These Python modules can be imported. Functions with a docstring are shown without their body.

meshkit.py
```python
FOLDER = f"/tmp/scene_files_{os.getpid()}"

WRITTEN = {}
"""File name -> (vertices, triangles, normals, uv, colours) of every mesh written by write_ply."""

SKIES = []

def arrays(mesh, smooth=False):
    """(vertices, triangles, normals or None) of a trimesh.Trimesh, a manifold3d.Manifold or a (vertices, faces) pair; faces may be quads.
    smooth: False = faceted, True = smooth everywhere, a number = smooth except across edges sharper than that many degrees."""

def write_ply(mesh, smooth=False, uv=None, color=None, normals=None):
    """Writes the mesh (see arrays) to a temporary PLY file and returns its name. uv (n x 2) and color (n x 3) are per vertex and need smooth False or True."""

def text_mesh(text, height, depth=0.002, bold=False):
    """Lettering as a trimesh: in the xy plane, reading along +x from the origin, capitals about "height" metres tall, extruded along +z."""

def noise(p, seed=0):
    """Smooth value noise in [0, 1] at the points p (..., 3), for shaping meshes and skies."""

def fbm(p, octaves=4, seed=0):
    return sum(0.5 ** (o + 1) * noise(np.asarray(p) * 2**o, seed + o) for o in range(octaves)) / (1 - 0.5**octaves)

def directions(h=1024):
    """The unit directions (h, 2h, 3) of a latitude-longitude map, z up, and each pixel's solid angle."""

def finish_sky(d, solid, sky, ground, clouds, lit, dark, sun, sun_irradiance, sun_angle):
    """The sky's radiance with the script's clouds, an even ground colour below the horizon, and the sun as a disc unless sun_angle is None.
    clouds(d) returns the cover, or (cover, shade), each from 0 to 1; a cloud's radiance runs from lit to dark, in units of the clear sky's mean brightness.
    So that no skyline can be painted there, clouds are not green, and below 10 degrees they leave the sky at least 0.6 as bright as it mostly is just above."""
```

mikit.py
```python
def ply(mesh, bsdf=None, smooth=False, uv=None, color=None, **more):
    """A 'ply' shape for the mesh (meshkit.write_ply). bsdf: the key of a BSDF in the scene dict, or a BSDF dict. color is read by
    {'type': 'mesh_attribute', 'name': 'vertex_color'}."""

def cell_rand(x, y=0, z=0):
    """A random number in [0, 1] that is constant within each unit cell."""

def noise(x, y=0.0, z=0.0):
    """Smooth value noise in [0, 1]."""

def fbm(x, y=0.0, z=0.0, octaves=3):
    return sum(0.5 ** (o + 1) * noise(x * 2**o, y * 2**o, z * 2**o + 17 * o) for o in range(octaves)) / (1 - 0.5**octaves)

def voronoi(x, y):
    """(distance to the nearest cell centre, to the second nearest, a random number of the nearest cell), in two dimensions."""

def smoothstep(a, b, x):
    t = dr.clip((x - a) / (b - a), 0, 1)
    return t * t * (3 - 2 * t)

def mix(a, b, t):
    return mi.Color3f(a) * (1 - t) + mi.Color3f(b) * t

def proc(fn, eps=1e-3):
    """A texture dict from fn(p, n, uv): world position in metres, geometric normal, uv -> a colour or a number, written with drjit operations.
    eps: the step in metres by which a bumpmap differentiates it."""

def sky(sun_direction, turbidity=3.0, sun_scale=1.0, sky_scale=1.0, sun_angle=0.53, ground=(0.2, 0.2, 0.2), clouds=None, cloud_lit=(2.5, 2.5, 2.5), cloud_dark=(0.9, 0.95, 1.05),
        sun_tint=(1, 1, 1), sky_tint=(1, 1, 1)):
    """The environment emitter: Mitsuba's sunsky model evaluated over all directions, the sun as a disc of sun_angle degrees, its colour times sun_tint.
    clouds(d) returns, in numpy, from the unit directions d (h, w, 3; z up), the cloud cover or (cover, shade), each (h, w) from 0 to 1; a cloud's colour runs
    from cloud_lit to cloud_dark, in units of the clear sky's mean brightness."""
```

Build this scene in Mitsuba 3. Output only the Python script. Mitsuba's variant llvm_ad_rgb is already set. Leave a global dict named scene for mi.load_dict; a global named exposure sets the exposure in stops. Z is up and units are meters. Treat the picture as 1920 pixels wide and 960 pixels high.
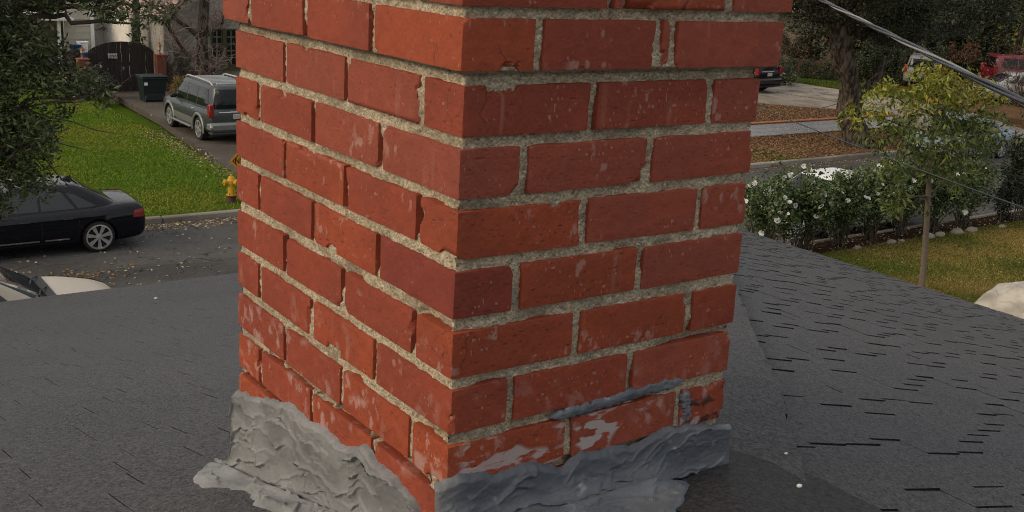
import math, random
import numpy as np, trimesh, shapely
import mitsuba as mi, drjit as dr, mikit, meshkit
import manifold3d as m3
from shapely.geometry import Polygon, box as sbox
from mikit import noise, fbm, voronoi, smoothstep, mix, proc

T = mi.ScalarTransform4f
scene, labels = {}, {}

# ------------------------------------------------------------------ camera, sky, exposure
R = np.array([[0.81993, -0.10933, 0.56192], [-0.56976, -0.25117, 0.78249], [0.05559, -0.96175, -0.26823]])
CAM = np.array([-0.7314, -1.1393, 6.0])
M = np.eye(4); M[:3, 0] = -R[:, 0]; M[:3, 1] = -R[:, 1]; M[:3, 2] = R[:, 2]; M[:3, 3] = CAM
scene['camera'] = {'type': 'perspective', 'fov': math.degrees(2 * math.atan(960 / 2067.1)), 'fov_axis': 'x',
                   'to_world': T(M.tolist()), 'near_clip': 0.05, 'far_clip': 2000.0}
SUN = np.array([-0.86, 0.10, 0.48]) / np.linalg.norm([-0.86, 0.10, 0.48])
def overcast(d):
    """a closed cloud deck, brighter around the hidden sun and greyer away from it, with soft billows"""
    c = d @ SUN; n = meshkit.fbm(d * np.array([2.2, 2.2, 4.0]), 3, 2)
    return np.ones(d.shape[:2]), np.clip(.5 - .55 * c + .5 * (n - .5), 0, 1)
scene['sky'] = mikit.sky((-0.86, 0.10, 0.48), turbidity=3, sun_scale=0.3, sun_angle=30, clouds=overcast,
                         cloud_lit=(2.5, 2.43, 2.34), cloud_dark=(0.95, 1.0, 1.08))
exposure = 2.08

# ------------------------------------------------------------------ helpers
def rng_(s): return np.random.default_rng(s)
def tag(key, label=None, cat=None, group=None, kind=None):
    d = labels.setdefault(key, {})
    for k, v in (('label', label), ('category', cat), ('group', group), ('kind', kind)):
        if v: d[k] = v
COUNT = {}
def num(key):
    n = COUNT.get(key, 0); COUNT[key] = n + 1
    return key if n == 0 else f'{key}_{n:03d}'
def add(key, mesh, bsdf, smooth=False, color=None, parent=None):
    key = num(f'{parent}__{key}' if parent else key)
    scene[key] = mikit.ply(mesh, bsdf, smooth=smooth, color=color)
    return key
def thing(name, label, cat, group=None):
    k = num(name); tag(k, label, cat, group); return k
def box(x0, x1, y0, y1, z0, z1):
    return trimesh.Trimesh(np.array([[x, y, z] for x in (x0, x1) for y in (y0, y1) for z in (z0, z1)], float),
        np.array([[0, 1, 3], [0, 3, 2], [4, 6, 7], [4, 7, 5], [0, 4, 5], [0, 5, 1], [2, 3, 7], [2, 7, 6], [0, 2, 6], [0, 6, 4], [1, 5, 7], [1, 7, 3]]), process=False)
def bbox(x0, x1, y0, y1, z0, z1, r=0.01):
    """a box with chamfered edges"""
    r = min(r, (x1 - x0) * .45, (y1 - y0) * .45, (z1 - z0) * .45)
    c = [m3.Manifold.cube((x1 - x0 - 2 * a, y1 - y0 - 2 * b, z1 - z0 - 2 * d)).translate((x0 + a, y0 + b, z0 + d)) for a, b, d in ((0, r, r), (r, 0, r), (r, r, 0))]
    return tm(m3.Manifold.batch_hull(c))
def tm(man):
    q = man.to_mesh(); return trimesh.Trimesh(q.vert_properties[:, :3], q.tri_verts, process=False)
def cat(ms): return trimesh.util.concatenate(ms)
def tube(path, rad, n=8, cap=True):
    p = np.asarray(path, float); rad = np.broadcast_to(np.asarray(rad, float), (len(p),))
    t = np.gradient(p, axis=0); t /= np.linalg.norm(t, axis=1, keepdims=True) + 1e-12
    a = np.array([0, 0, 1.0]) if abs(t[0][2]) < .9 else np.array([1.0, 0, 0])
    vs = []
    for i in range(len(p)):
        u = np.cross(t[i], a); u /= np.linalg.norm(u) + 1e-12; w = np.cross(t[i], u); a = np.cross(u, t[i])
        th = np.arange(n) * 2 * np.pi / n
        vs.append(p[i] + rad[i] * (np.cos(th)[:, None] * u + np.sin(th)[:, None] * w))
    v = np.vstack(vs); f = []
    i = np.arange(n); j = (i + 1) % n
    for k in range(len(p) - 1):
        f.append(np.stack([k * n + i, k * n + j, (k + 1) * n + j], 1)); f.append(np.stack([k * n + i, (k + 1) * n + j, (k + 1) * n + i], 1))
    if cap:
        v = np.vstack([v, p[0], p[-1]]); a0 = len(v) - 2; L = (len(p) - 1) * n
        f.append(np.stack([i * 0 + a0, j, i], 1)); f.append(np.stack([i * 0 + a0 + 1, L + i, L + j], 1))
    return trimesh.Trimesh(v, np.vstack(f), process=False)
def lathe(prof, n=32, axis='z'):
    prof = np.asarray(prof, float); th = np.arange(n) * 2 * np.pi / n
    v = np.stack([prof[:, None, 0] * np.cos(th), prof[:, None, 0] * np.sin(th), np.repeat(prof[:, 1:2], n, 1)], -1).reshape(-1, 3)
    i = np.arange(n); j = (i + 1) % n; f = []
    for k in range(len(prof) - 1):
        f.append(np.stack([k * n + i, k * n + j, (k + 1) * n + j], 1)); f.append(np.stack([k * n + i, (k + 1) * n + j, (k + 1) * n + i], 1))
    m = trimesh.Trimesh(v, np.vstack(f), process=False)
    if axis == 'y': m.vertices = m.vertices[:, [0, 2, 1]]; m.invert()
    return m
def extrude(poly, h, z=0.0):
    m = trimesh.creation.extrude_polygon(poly, h, engine='earcut'); m.apply_translation([0, 0, z]); return m
def rotz(m, a, loc=(0, 0, 0)):
    m = m.copy(); c, s = math.cos(a), math.sin(a)
    m.vertices = m.vertices @ np.array([[c, s, 0], [-s, c, 0], [0, 0, 1]]) + np.asarray(loc, float); return m
def spline(pts, n=24):
    from scipy.interpolate import CubicSpline
    p = np.asarray(pts, float); t = np.r_[0, np.cumsum(np.linalg.norm(np.diff(p[:, :3], axis=0), axis=1))]
    return CubicSpline(t, p)(np.linspace(0, t[-1], n))
def jitter_path(a, b, n, amp, rng):
    t = np.linspace(0, 1, n)[:, None]; p = np.asarray(a) * (1 - t) + np.asarray(b) * t
    return p + rng.normal(0, amp, (n, 3)) * np.sin(np.pi * t) ** .5

# ------------------------------------------------------------------ materials
def rgb(*c): return {'type': 'rgb', 'value': list(c)}
def two(b): return {'type': 'twosided', 'bsdf': b}
def bump(b, fn, scale, eps=1e-3): return {'type': 'bumpmap', 'tex': proc(fn, eps), 'scale': scale, 'bsdf': b}
def plain(c, rough=.6, spec=.4, **k): return two({'type': 'principled', 'base_color': rgb(*c), 'roughness': rough, 'specular': spec, **k})
VC = {'type': 'mesh_attribute', 'name': 'vertex_color'}

def brick_tex(c0, c1, seed):
    def fn(p, n, uv):
        x, y, z = p.x + seed, p.y, p.z
        big = fbm(x * 9, y * 9, z * 9, 3)
        fine = noise(x * 330, y * 330, z * 330)
        mid = fbm(x * 70, y * 70, z * 70, 2)
        c = mix(c0, c1, smoothstep(.3, .7, big)) * (.80 + .22 * fine + .2 * (mid - .5))
        streak = smoothstep(.60, .85, fbm((x + y) * 95, z * 5, 3.3, 2)) * smoothstep(.45, .7, fbm(x * 14, y * 14, z * 14 + 5, 2))
        c = mix(c, (.46, .27, .22), .22 * streak)
        tick = smoothstep(.82, .90, noise(x * 290 + 40 * z, y * 290, z * 130)) * smoothstep(.54, .72, noise(x * 20 + 3, y * 20, z * 20))
        c = mix(c, (.60, .42, .35), .28 * tick)
        dab = smoothstep(.60, .74, fbm(x * 90 + 9, y * 90, z * 50, 3)) * smoothstep(.58, .70, fbm(x * 15 + 9, y * 15, z * 15, 2))
        c = mix(c, (.50, .37, .33), .33 * dab)
        pit = smoothstep(.86, .92, noise(x * 210 + 2, y * 210, z * 210))
        c = mix(c, (.06, .02, .018), .45 * pit)
        crk = smoothstep(.007, .002, dr.abs(noise((x + y) * 13 + .25 * noise(x * 40, y * 40, z * 60), z * 2.2, 8.5) - .5)) * smoothstep(.66, .72, noise((x + y) * 6 + 2, z * 15, 1.5))
        c = mix(c, (.045, .016, .013), .6 * crk)
        low = smoothstep(5.47, 5.22, p.z - .05 * big)
        chalk = smoothstep(.50, .72, fbm(x * 60 + 20 * z, y * 60, z * 34 + 7, 4)) * smoothstep(.40, .62, fbm(x * 13, y * 13, z * 13 + 3, 2)) * low
        c = mix(c, (.60, .50, .47), .36 * chalk)
        smear = smoothstep(.48, .58, fbm((x + y) * 30 - z * 20, z * 90, 4.0, 4)) * smoothstep(.44, .54, fbm(x * 14 + 3, y * 14, z * 17, 2)) * smoothstep(5.365, 5.345, p.z) * smoothstep(.004, -.002, p.y)
        c = mix(c, (.46, .47, .48), .8 * smear)
        soot = smoothstep(.46, .58, fbm(x * 55 + 8, y * 55, z * 55, 4)) * smoothstep(5.365, 5.340, p.z + .03 * mid) * smoothstep(.40, .45, p.x)
        c = mix(c, (.02, .016, .015), .85 * soot)
        return c
    return fn
def brick_bump(p, n, uv):
    return fbm(p.x * 120, p.y * 120, p.z * 120, 2) * .6 + .4 * noise(p.x * 420, p.y * 420, p.z * 420) - 1.0 * smoothstep(.86, .92, noise(p.x * 210 + 2, p.y * 210, p.z * 210))
BR = {'a': ((.335, .068, .028), (.28, .058, .027)), 'b': ((.295, .060, .030), (.25, .052, .029)), 'c': ((.255, .050, .030), (.215, .043, .029)), 'd': ((.305, .070, .039), (.27, .066, .041))}
for i, (k, (a, b)) in enumerate(BR.items()):
    scene['brick_' + k] = bump(two({'type': 'principled', 'base_color': proc(brick_tex(a, b, 3.7 * i)), 'roughness': .72, 'specular': .35}), brick_bump, .0011)
def mortar_tex(p, n, uv):
    s = noise(p.x * 420, p.y * 420, p.z * 420); g = fbm(p.x * 150, p.y * 150, p.z * 150, 2); b = fbm(p.x * 8, p.y * 8, p.z * 8, 2)
    t = noise(p.x * 330 + 7, p.y * 330, p.z * 330)
    c = mix((.38, .32, .225), (.54, .465, .345), b) * (.50 + .74 * g + .8 * (s - .5))
    c = mix(c, (.72, .68, .59), .6 * smoothstep(.74, .84, t))
    c = mix(c, (.07, .058, .046), .6 * smoothstep(.24, .14, t))
    d = smoothstep(.55, .75, fbm(p.x * 17, p.y * 17, p.z * 17 + 3, 2))
    return mix(c, (.13, .11, .09), .35 * d)
scene['mortar'] = bump(two({'type': 'diffuse', 'reflectance': proc(mortar_tex)}), lambda p, n, uv: noise(p.x * 300, p.y * 300, p.z * 300) + .7 * noise(p.x * 620, p.y * 620, p.z * 620), .0013)
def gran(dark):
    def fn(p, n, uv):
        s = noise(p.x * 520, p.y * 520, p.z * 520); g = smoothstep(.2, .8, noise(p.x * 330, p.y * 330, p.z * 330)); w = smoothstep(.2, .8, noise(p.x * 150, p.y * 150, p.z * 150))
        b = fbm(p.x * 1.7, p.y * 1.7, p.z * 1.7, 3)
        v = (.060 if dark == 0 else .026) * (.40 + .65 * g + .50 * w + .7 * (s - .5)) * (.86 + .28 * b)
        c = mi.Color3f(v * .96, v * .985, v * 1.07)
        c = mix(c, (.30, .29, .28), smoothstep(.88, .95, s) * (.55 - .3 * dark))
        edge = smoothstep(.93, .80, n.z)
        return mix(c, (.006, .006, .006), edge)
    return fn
gb = lambda p, n, uv: noise(p.x * 260, p.y * 260, p.z * 260) + .6 * noise(p.x * 560, p.y * 560, p.z * 560)
scene['shingle'] = bump(two({'type': 'principled', 'base_color': proc(gran(0)), 'roughness': .75, 'specular': .35}), gb, .0007)
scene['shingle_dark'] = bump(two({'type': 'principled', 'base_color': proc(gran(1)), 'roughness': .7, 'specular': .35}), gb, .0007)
def mastic_tex(p, n, uv):
    b = fbm(p.x * 14, p.y * 14, p.z * 14, 3); s = noise(p.x * 260, p.y * 260, p.z * 260)
    left = smoothstep(.035, -.005, p.x)
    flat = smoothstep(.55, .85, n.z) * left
    c = mix((.085, .098, .122), (.15, .165, .19), smoothstep(.3, .75, b))  # right foot: same mastic, blue skylight tint and darker tone painted in
    c = mix(c, mix((.15, .154, .162), (.225, .23, .238), smoothstep(.25, .75, b)), left)
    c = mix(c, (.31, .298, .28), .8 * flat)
    c = mix(c, (.42, .42, .42), .5 * smoothstep(.66, .8, fbm(p.x * 40, p.y * 40, p.z * 40 + 3, 3)) * (1 - left))
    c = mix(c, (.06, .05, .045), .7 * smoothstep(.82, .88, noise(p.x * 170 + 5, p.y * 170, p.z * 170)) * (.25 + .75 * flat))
    return c * (.9 + .2 * s)
scene['mastic'] = bump(two({'type': 'principled', 'base_color': proc(mastic_tex), 'roughness': .5, 'specular': .4}), lambda p, n, uv: fbm(p.x * 120, p.y * 120, p.z * 200, 3), .0016)
scene['leaf'] = two({'type': 'principled', 'base_color': VC, 'roughness': .48, 'specular': .42})
scene['grass_blade'] = two({'type': 'principled', 'base_color': VC, 'roughness': .7, 'specular': .2})
scene['matte'] = two({'type': 'principled', 'base_color': VC, 'roughness': .8, 'specular': .25})
def bark_tex(p, n, uv):
    a = fbm(p.x * 16, p.y * 16, p.z * 4, 3); s = noise(p.x * 60, p.y * 60, p.z * 20)
    return mix((.035, .028, .022), (.13, .11, .09), smoothstep(.3, .7, a)) * (.7 + .6 * s)
scene['bark'] = bump(two({'type': 'diffuse', 'reflectance': proc(bark_tex)}), lambda p, n, uv: fbm(p.x * 22, p.y * 22, p.z * 6, 3), .03, 5e-3)
scene['bark_pale'] = plain((.16, .125, .10), .85)
scene['twig'] = plain((.075, .055, .042), .85)
scene['twig_pale'] = plain((.25, .185, .17), .85)
scene['stem'] = plain((.10, .085, .06), .8)
def asphalt_tex(p, n, uv):
    b = fbm(p.x * .55, p.y * 1.1, 0, 4); s = noise(p.x * 45, p.y * 45); g = noise(p.x * 16, p.y * 16)
    c = mix((.047, .046, .046), (.080, .078, .077), smoothstep(.25, .75, b)) * (.75 + .3 * s + .2 * g)
    f1, f2, _ = voronoi(p.x * .55 + .8 * fbm(p.x * 1.4, p.y * 1.4), p.y * .55 + .8 * fbm(p.x * 1.4 + 9, p.y * 1.4))
    crack = smoothstep(.018, .006, f2 - f1) * smoothstep(.45, .6, noise(p.x * .7 + 4, p.y * .7))
    c = mix(c, (.015, .014, .013), .8 * crack)
    gut = smoothstep(20.6, 21.5, p.y + .5 * (noise(p.x * 1.3, 2.0) - .5))
    return mix(c, (.09, .06, .038), .35 * gut)
scene['asphalt'] = two({'type': 'principled', 'base_color': proc(asphalt_tex), 'roughness': .85, 'specular': .25})
def concrete_tex(p, n, uv):
    b = fbm(p.x * .9, p.y * .9, p.z * .9, 4); s = noise(p.x * 40, p.y * 40, p.z * 40)
    c = mix((.22, .195, .165), (.37, .335, .295), smoothstep(.25, .75, b)) * (.8 + .35 * s)
    return mix(c, (.05, .045, .04), .55 * smoothstep(.62, .76, fbm(p.x * 3.1, p.y * 3.1, p.z * 3.1 + 4, 3)))
scene['concrete'] = two({'type': 'diffuse', 'reflectance': proc(concrete_tex)})
def lawn_tex(p, n, uv):
    b = fbm(p.x * .8, p.y * .8, 0, 4); s = noise(p.x * 30, p.y * 30)
    dry = smoothstep(.38, .66, b) * smoothstep(11, 13, p.x)
    return mix((.060, .100, .014), (.17, .13, .045), dry) * (.6 + .8 * s)
scene['lawn_soil'] = two({'type': 'diffuse', 'reflectance': proc(lawn_tex)})
def soil_tex(p, n, uv):
    b = fbm(p.x * 1.5, p.y * 1.5, p.z, 3); s = noise(p.x * 28, p.y * 28, p.z * 28); t = noise(p.x * 70, p.y * 70)
    mul = smoothstep(18, 21, p.y)
    dark = mix((.030, .019, .014), (.062, .038, .026), b); red = mix((.11, .065, .036), (.21, .13, .075), b)
    return mix(dark, red, mul) * (.55 + .6 * s + .35 * t)
scene['soil'] = two({'type': 'diffuse', 'reflectance': proc(soil_tex)})
def stucco_tex(p, n, uv):
    b = fbm(p.x * 1.3, p.y * 1.3, p.z * 1.3, 4); s = fbm(p.x * 12, p.y * 12, p.z * 12, 3)
    wh = smoothstep(44, 45, p.y)
    c = mix(mix((.17, .16, .145), (.32, .305, .28), smoothstep(.3, .7, .5 * b + .5 * s)), (.74, .71, .68), wh)
    return c * (.85 + .3 * b)
scene['stucco'] = two({'type': 'diffuse', 'reflectance': proc(stucco_tex)})
def wood_tex(p, n, uv):
    g = fbm(p.x * 40, p.y * 40, p.z * 3, 3)
    return mix((.014, .011, .010), (.045, .037, .034), g)
scene['dark_wood'] = two({'type': 'principled', 'base_color': proc(wood_tex), 'roughness': .8, 'specular': .25})
scene['glass_dark'] = two({'type': 'principled', 'base_color': rgb(.008, .010, .012), 'roughness': .06, 'specular': .38})
scene['glass_tint'] = two({'type': 'principled', 'base_color': rgb(.030, .037, .041), 'roughness': .05, 'specular': .55})
scene['rubber'] = plain((.018, .018, .018), .75)
scene['black_plastic'] = plain((.014, .014, .015), .5)
scene['alloy'] = plain((.62, .62, .63), .32, .5, metallic=.75)
scene['chrome'] = plain((.75, .75, .76), .15, .5, metallic=1.0)
scene['red_lens'] = two({'type': 'principled', 'base_color': rgb(.22, .010, .012), 'roughness': .12, 'specular': .6, 'clearcoat': .8})
def paint(name, c, rough=.32, metal=.0):
    scene[name] = two({'type': 'principled', 'base_color': rgb(*c), 'roughness': rough, 'specular': .5, 'metallic': metal, 'clearcoat': 1.0, 'clearcoat_gloss': .95})
scene['paint_black'] = two({'type': 'principled', 'base_color': rgb(.003, .004, .009), 'roughness': .07, 'specular': .42}); paint('paint_grey', (.042, .052, .058), .28, .3); paint('paint_grey_light', (.19, .20, .20), .36, .4)
paint('paint_cream', (.50, .45, .37), .36, .25); paint('paint_white', (.72, .74, .75), .3); paint('paint_blue', (.24, .30, .37), .33, .3)
paint('paint_van', (.17, .18, .19), .4); paint('paint_red', (.13, .008, .02), .3); paint('paint_silver', (.42, .43, .44), .33, .4)
scene['white_paint'] = plain((.70, .71, .71), .6)
scene['pale_wall'] = plain((.78, .80, .81), .8)
scene['bar_grey'] = plain((.17, .17, .14), .7)
scene['beige'] = plain((.36, .30, .23), .8)
scene['siding'] = plain((.40, .38, .33), .75)
scene['olive_frame'] = plain((.050, .050, .020), .6)
scene['brown_frame'] = plain((.16, .085, .05), .6)
scene['pillar_brick'] = plain((.19, .060, .042), .85)
scene['pillar_mortar'] = plain((.20, .16, .13), .9)
scene['roof_pink'] = plain((.34, .25, .225), .85)
scene['coping'] = plain((.27, .115, .06), .85)
scene['cart_green'] = plain((.008, .019, .018), .5)
scene['bin_blue'] = plain((.012, .035, .14), .5)
scene['hydrant_yellow'] = plain((.52, .29, .020), .6)
scene['rust_iron'] = plain((.075, .034, .022), .75)
scene['sign_yellow'] = plain((.66, .30, .015), .5)
scene['copper'] = plain((.25, .11, .07), .5, metallic=.4)
scene['lamp_glass'] = plain((.45, .42, .38), .2)
scene['post_wood'] = plain((.085, .070, .052), .85)
scene['hot_wire'] = plain((.016, .017, .022), .38, .5)
scene['bare_wire'] = plain((.28, .285, .29), .5, .5, metallic=.3)
scene['stone'] = plain((.24, .21, .175), .9)
def boulder_tex(p, n, uv):
    b = fbm(p.x * 3, p.y * 3, p.z * 3, 4)
    f = smoothstep(.03, .008, dr.abs(fbm(p.x * 2.2 + 3, p.y * 2.2, p.z * 2.2, 3) - .5))
    return mix(mix((.34, .315, .28), (.58, .55, .50), smoothstep(.3, .7, b)), (.22, .19, .17), .4 * f * smoothstep(.45, .7, fbm(p.x * 4 + 7, p.y * 4, p.z * 4, 2)))
scene['boulder_rock'] = bump(two({'type': 'diffuse', 'reflectance': proc(boulder_tex)}), lambda p, n, uv: fbm(p.x * 9, p.y * 9, p.z * 9, 4), .07, 5e-3)

# ------------------------------------------------------------------ setting: ground, street, kerbs, lawns
def slab(x0, x1, y0, y1, z, bs, name, t=.25):
    k = add(name, box(x0, x1, y0, y1, z - t, z), bs); tag(k, kind='structure'); return k
def polyslab(pts, z, bs, name, t=.2):
    k = add(name, extrude(Polygon(pts), t, z - t), bs); tag(k, kind='structure'); return k
g = add('ground', (np.array([[-400, -400, -.12], [600, -400, -.12], [600, 600, -.12], [-400, 600, -.12]], float), np.array([[0, 1, 2, 3]])), 'lawn_soil'); tag(g, kind='structure')
slab(-60, 90, 14.34, 21.5, 0, 'asphalt', 'street', .1)
slab(-60, 90, -14, 13.52, .11, 'lawn_soil', 'front_lawn')
slab(8, 90, 13.52, 14.2, .10, 'soil', 'planting_bed')
slab(-60, 8, 13.52, 14.34, .004, 'concrete', 'parking_apron')
slab(-60, 9.3, 21.66, 47, .13, 'lawn_soil', 'green_lawn')
slab(13.6, 30.0, 21.66, 62, .12, 'lawn_soil', 'side_lawn')
slab(26.8, 36.3, 21.66, 25.32, .13, 'soil', 'mulch_verge')
PLAT = .58
polyslab([(27.0, 25.6), (36.6, 25.6), (32.6, 29.4), (27, 34)], PLAT, 'soil', 'mulch_bed', .7)
polyslab([(36.7, 25.6), (41.2, 25.6), (40.7, 46), (27.1, 46), (27.1, 34.1), (32.7, 29.5)], PLAT, 'concrete', 'concrete_driveway', .7)
# apron from the driveway down to the street, past the end of the wall
ap = trimesh.Trimesh([[36.6, 21.5, .012], [41.6, 21.5, .012], [41.2, 25.6, PLAT - .003], [36.7, 25.6, PLAT - .003], [36.6, 21.5, -.5], [41.6, 21.5, -.5], [41.2, 25.6, -.5], [36.7, 25.6, -.5]],
    [[0, 1, 2], [0, 2, 3], [0, 4, 5], [0, 5, 1], [3, 7, 4], [3, 4, 0], [1, 5, 6], [1, 6, 2]], process=False)
k = add('driveway_apron', ap, 'concrete'); tag(k, kind='structure')
slab(41.25, 47, 29, 70, PLAT - .02, 'lawn_soil', 'far_lawn', .7)
slab(41.25, 47, 21.66, 29, PLAT - .02, 'soil', 'bare_ground', .7)
slab(47, 85, 21.66, 70, PLAT - .02, 'soil', 'bare_ground', .7)
# expansion joints of the concrete driveway: recessed strips cut as thin dark grooves
for q in ([(34.6, 27.6), (40.9, 30.2)], [(31.0, 31.2), (40.8, 34.2)], [(37.6, 25.7), (34.6, 45)]):
    a, b = np.array(q[0]), np.array(q[1]); d = (b - a) / np.linalg.norm(b - a); nrm = np.array([-d[1], d[0]]) * .03
    k = add('driveway_joint', extrude(Polygon([a + nrm, b + nrm, b - nrm, a - nrm]), .006, PLAT - .002), 'black_plastic'); tag(k, kind='structure')
dl = [(9.35, 21.5), (9.45, 25.5), (9.8, 28.6), (10.3, 34), (10.5, 40.3), (10.45, 47), (13.55, 47), (13.55, 21.5)]
k = add('asphalt_driveway', extrude(Polygon(dl), .2, -.18 + .125), 'asphalt'); tag(k, kind='structure')
# kerbs in cast lengths
rg = rng_(4)
def kerb(y0, y1, xs, h, name):
    for a, b in zip(xs[:-1], xs[1:]):
        m = bbox(a + .006, b - .006, y0, y1 + rg.normal(0, .006), -.1, h + rg.normal(0, .006), .025)
        k = add(name, m, 'concrete'); tag(k, kind='structure')
kerb(21.5, 21.66, np.r_[-30:9:2.6, 9.3], .14, 'far_kerb')
kerb(21.5, 21.66, np.r_[13.6:36.6:2.9], .14, 'far_kerb')
kerb(14.2, 14.34, np.r_[8:60:3.0], .13, 'near_kerb')

# ------------------------------------------------------------------ own house with hip roof
SL, ZC, HIP = .27, 5.181, .55
EY, EX, RY, LX = 8.5, 9.0, -3.2, -13.0
fz = lambda x, y: ZC - SL * y
rz = lambda x, y: ZC - SL * (x - HIP)
house = thing('house', 'grey shingled hip roof that the brick chimney stands on', 'house')
ez = ZC - SL * EY
rzp = ZC - SL * RY
rx = RY + HIP
lrx = LX + (rx - LX) * 0 + 11.7
V = np.array([[LX, EY, ez], [EY + HIP, EY, ez], [rx, RY, rzp], [LX + 11.7, RY, rzp], [LX, -14.9, ez], [EY + HIP, -14.9, ez]], float)
F = np.array([[0, 1, 2], [0, 2, 3], [1, 5, 2], [3, 2, 5], [3, 5, 4], [0, 3, 4]])
Vd = V.copy(); Vd[:, 2] -= .16
nf = len(V)
side = []
for a, b in ((1, 0), (5, 1), (4, 5), (0, 4)):
    side += [[a, b, b + nf], [a, b + nf, a + nf]]
roof_key = add('roof', trimesh.Trimesh(np.vstack([V, Vd]), np.vstack([F[:, ::-1] * 0 + F[:, [0, 1, 2]], F[:, ::-1] + nf, np.array(side)]), process=False), 'shingle', parent=house)
add('wall', box(LX + .5, EY + HIP - .5, -14.4, EY - .5, 0, ez - .1), 'stucco', parent=house)
for a, b, c_, d in ((LX, EY + HIP, EY - .02, EY + .06), ):
    pass
ON = ('shingle',)
K = math.sqrt(1 + SL * SL)
def shingle_field(plane, seed):
    """tabs as wedges on one roof plane: u runs along the courses, v down the slope (horizontal run)"""
    rg = rng_(seed); tabs = []; expo = .143 / K
    v = RY + .02; row = 0; thick_run = 0
    while v < EY + .02:
        if plane == 'f': u0, u1 = -6.0, v + HIP
        else: u0, u1 = -(v + 14.9 - EY - 0) if False else -7.0, v
        u = u0 + rg.uniform(0, .2); th = rg.random() < .5
        while u < u1 - .02:
            w = (rg.uniform(.09, .19) if th else rg.uniform(.08, .24)) if plane == 'r' else (rg.uniform(.10, .30) if th else rg.uniform(.14, .42))
            w = min(w, u1 - u)
            if w > .03: tabs.append((u, u + w - .002, v, min(v + expo, EY + .03), th, rg.normal(0, .0007)))
            u += w; th = not th
        v += expo; row += 1
    return tabs
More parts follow.
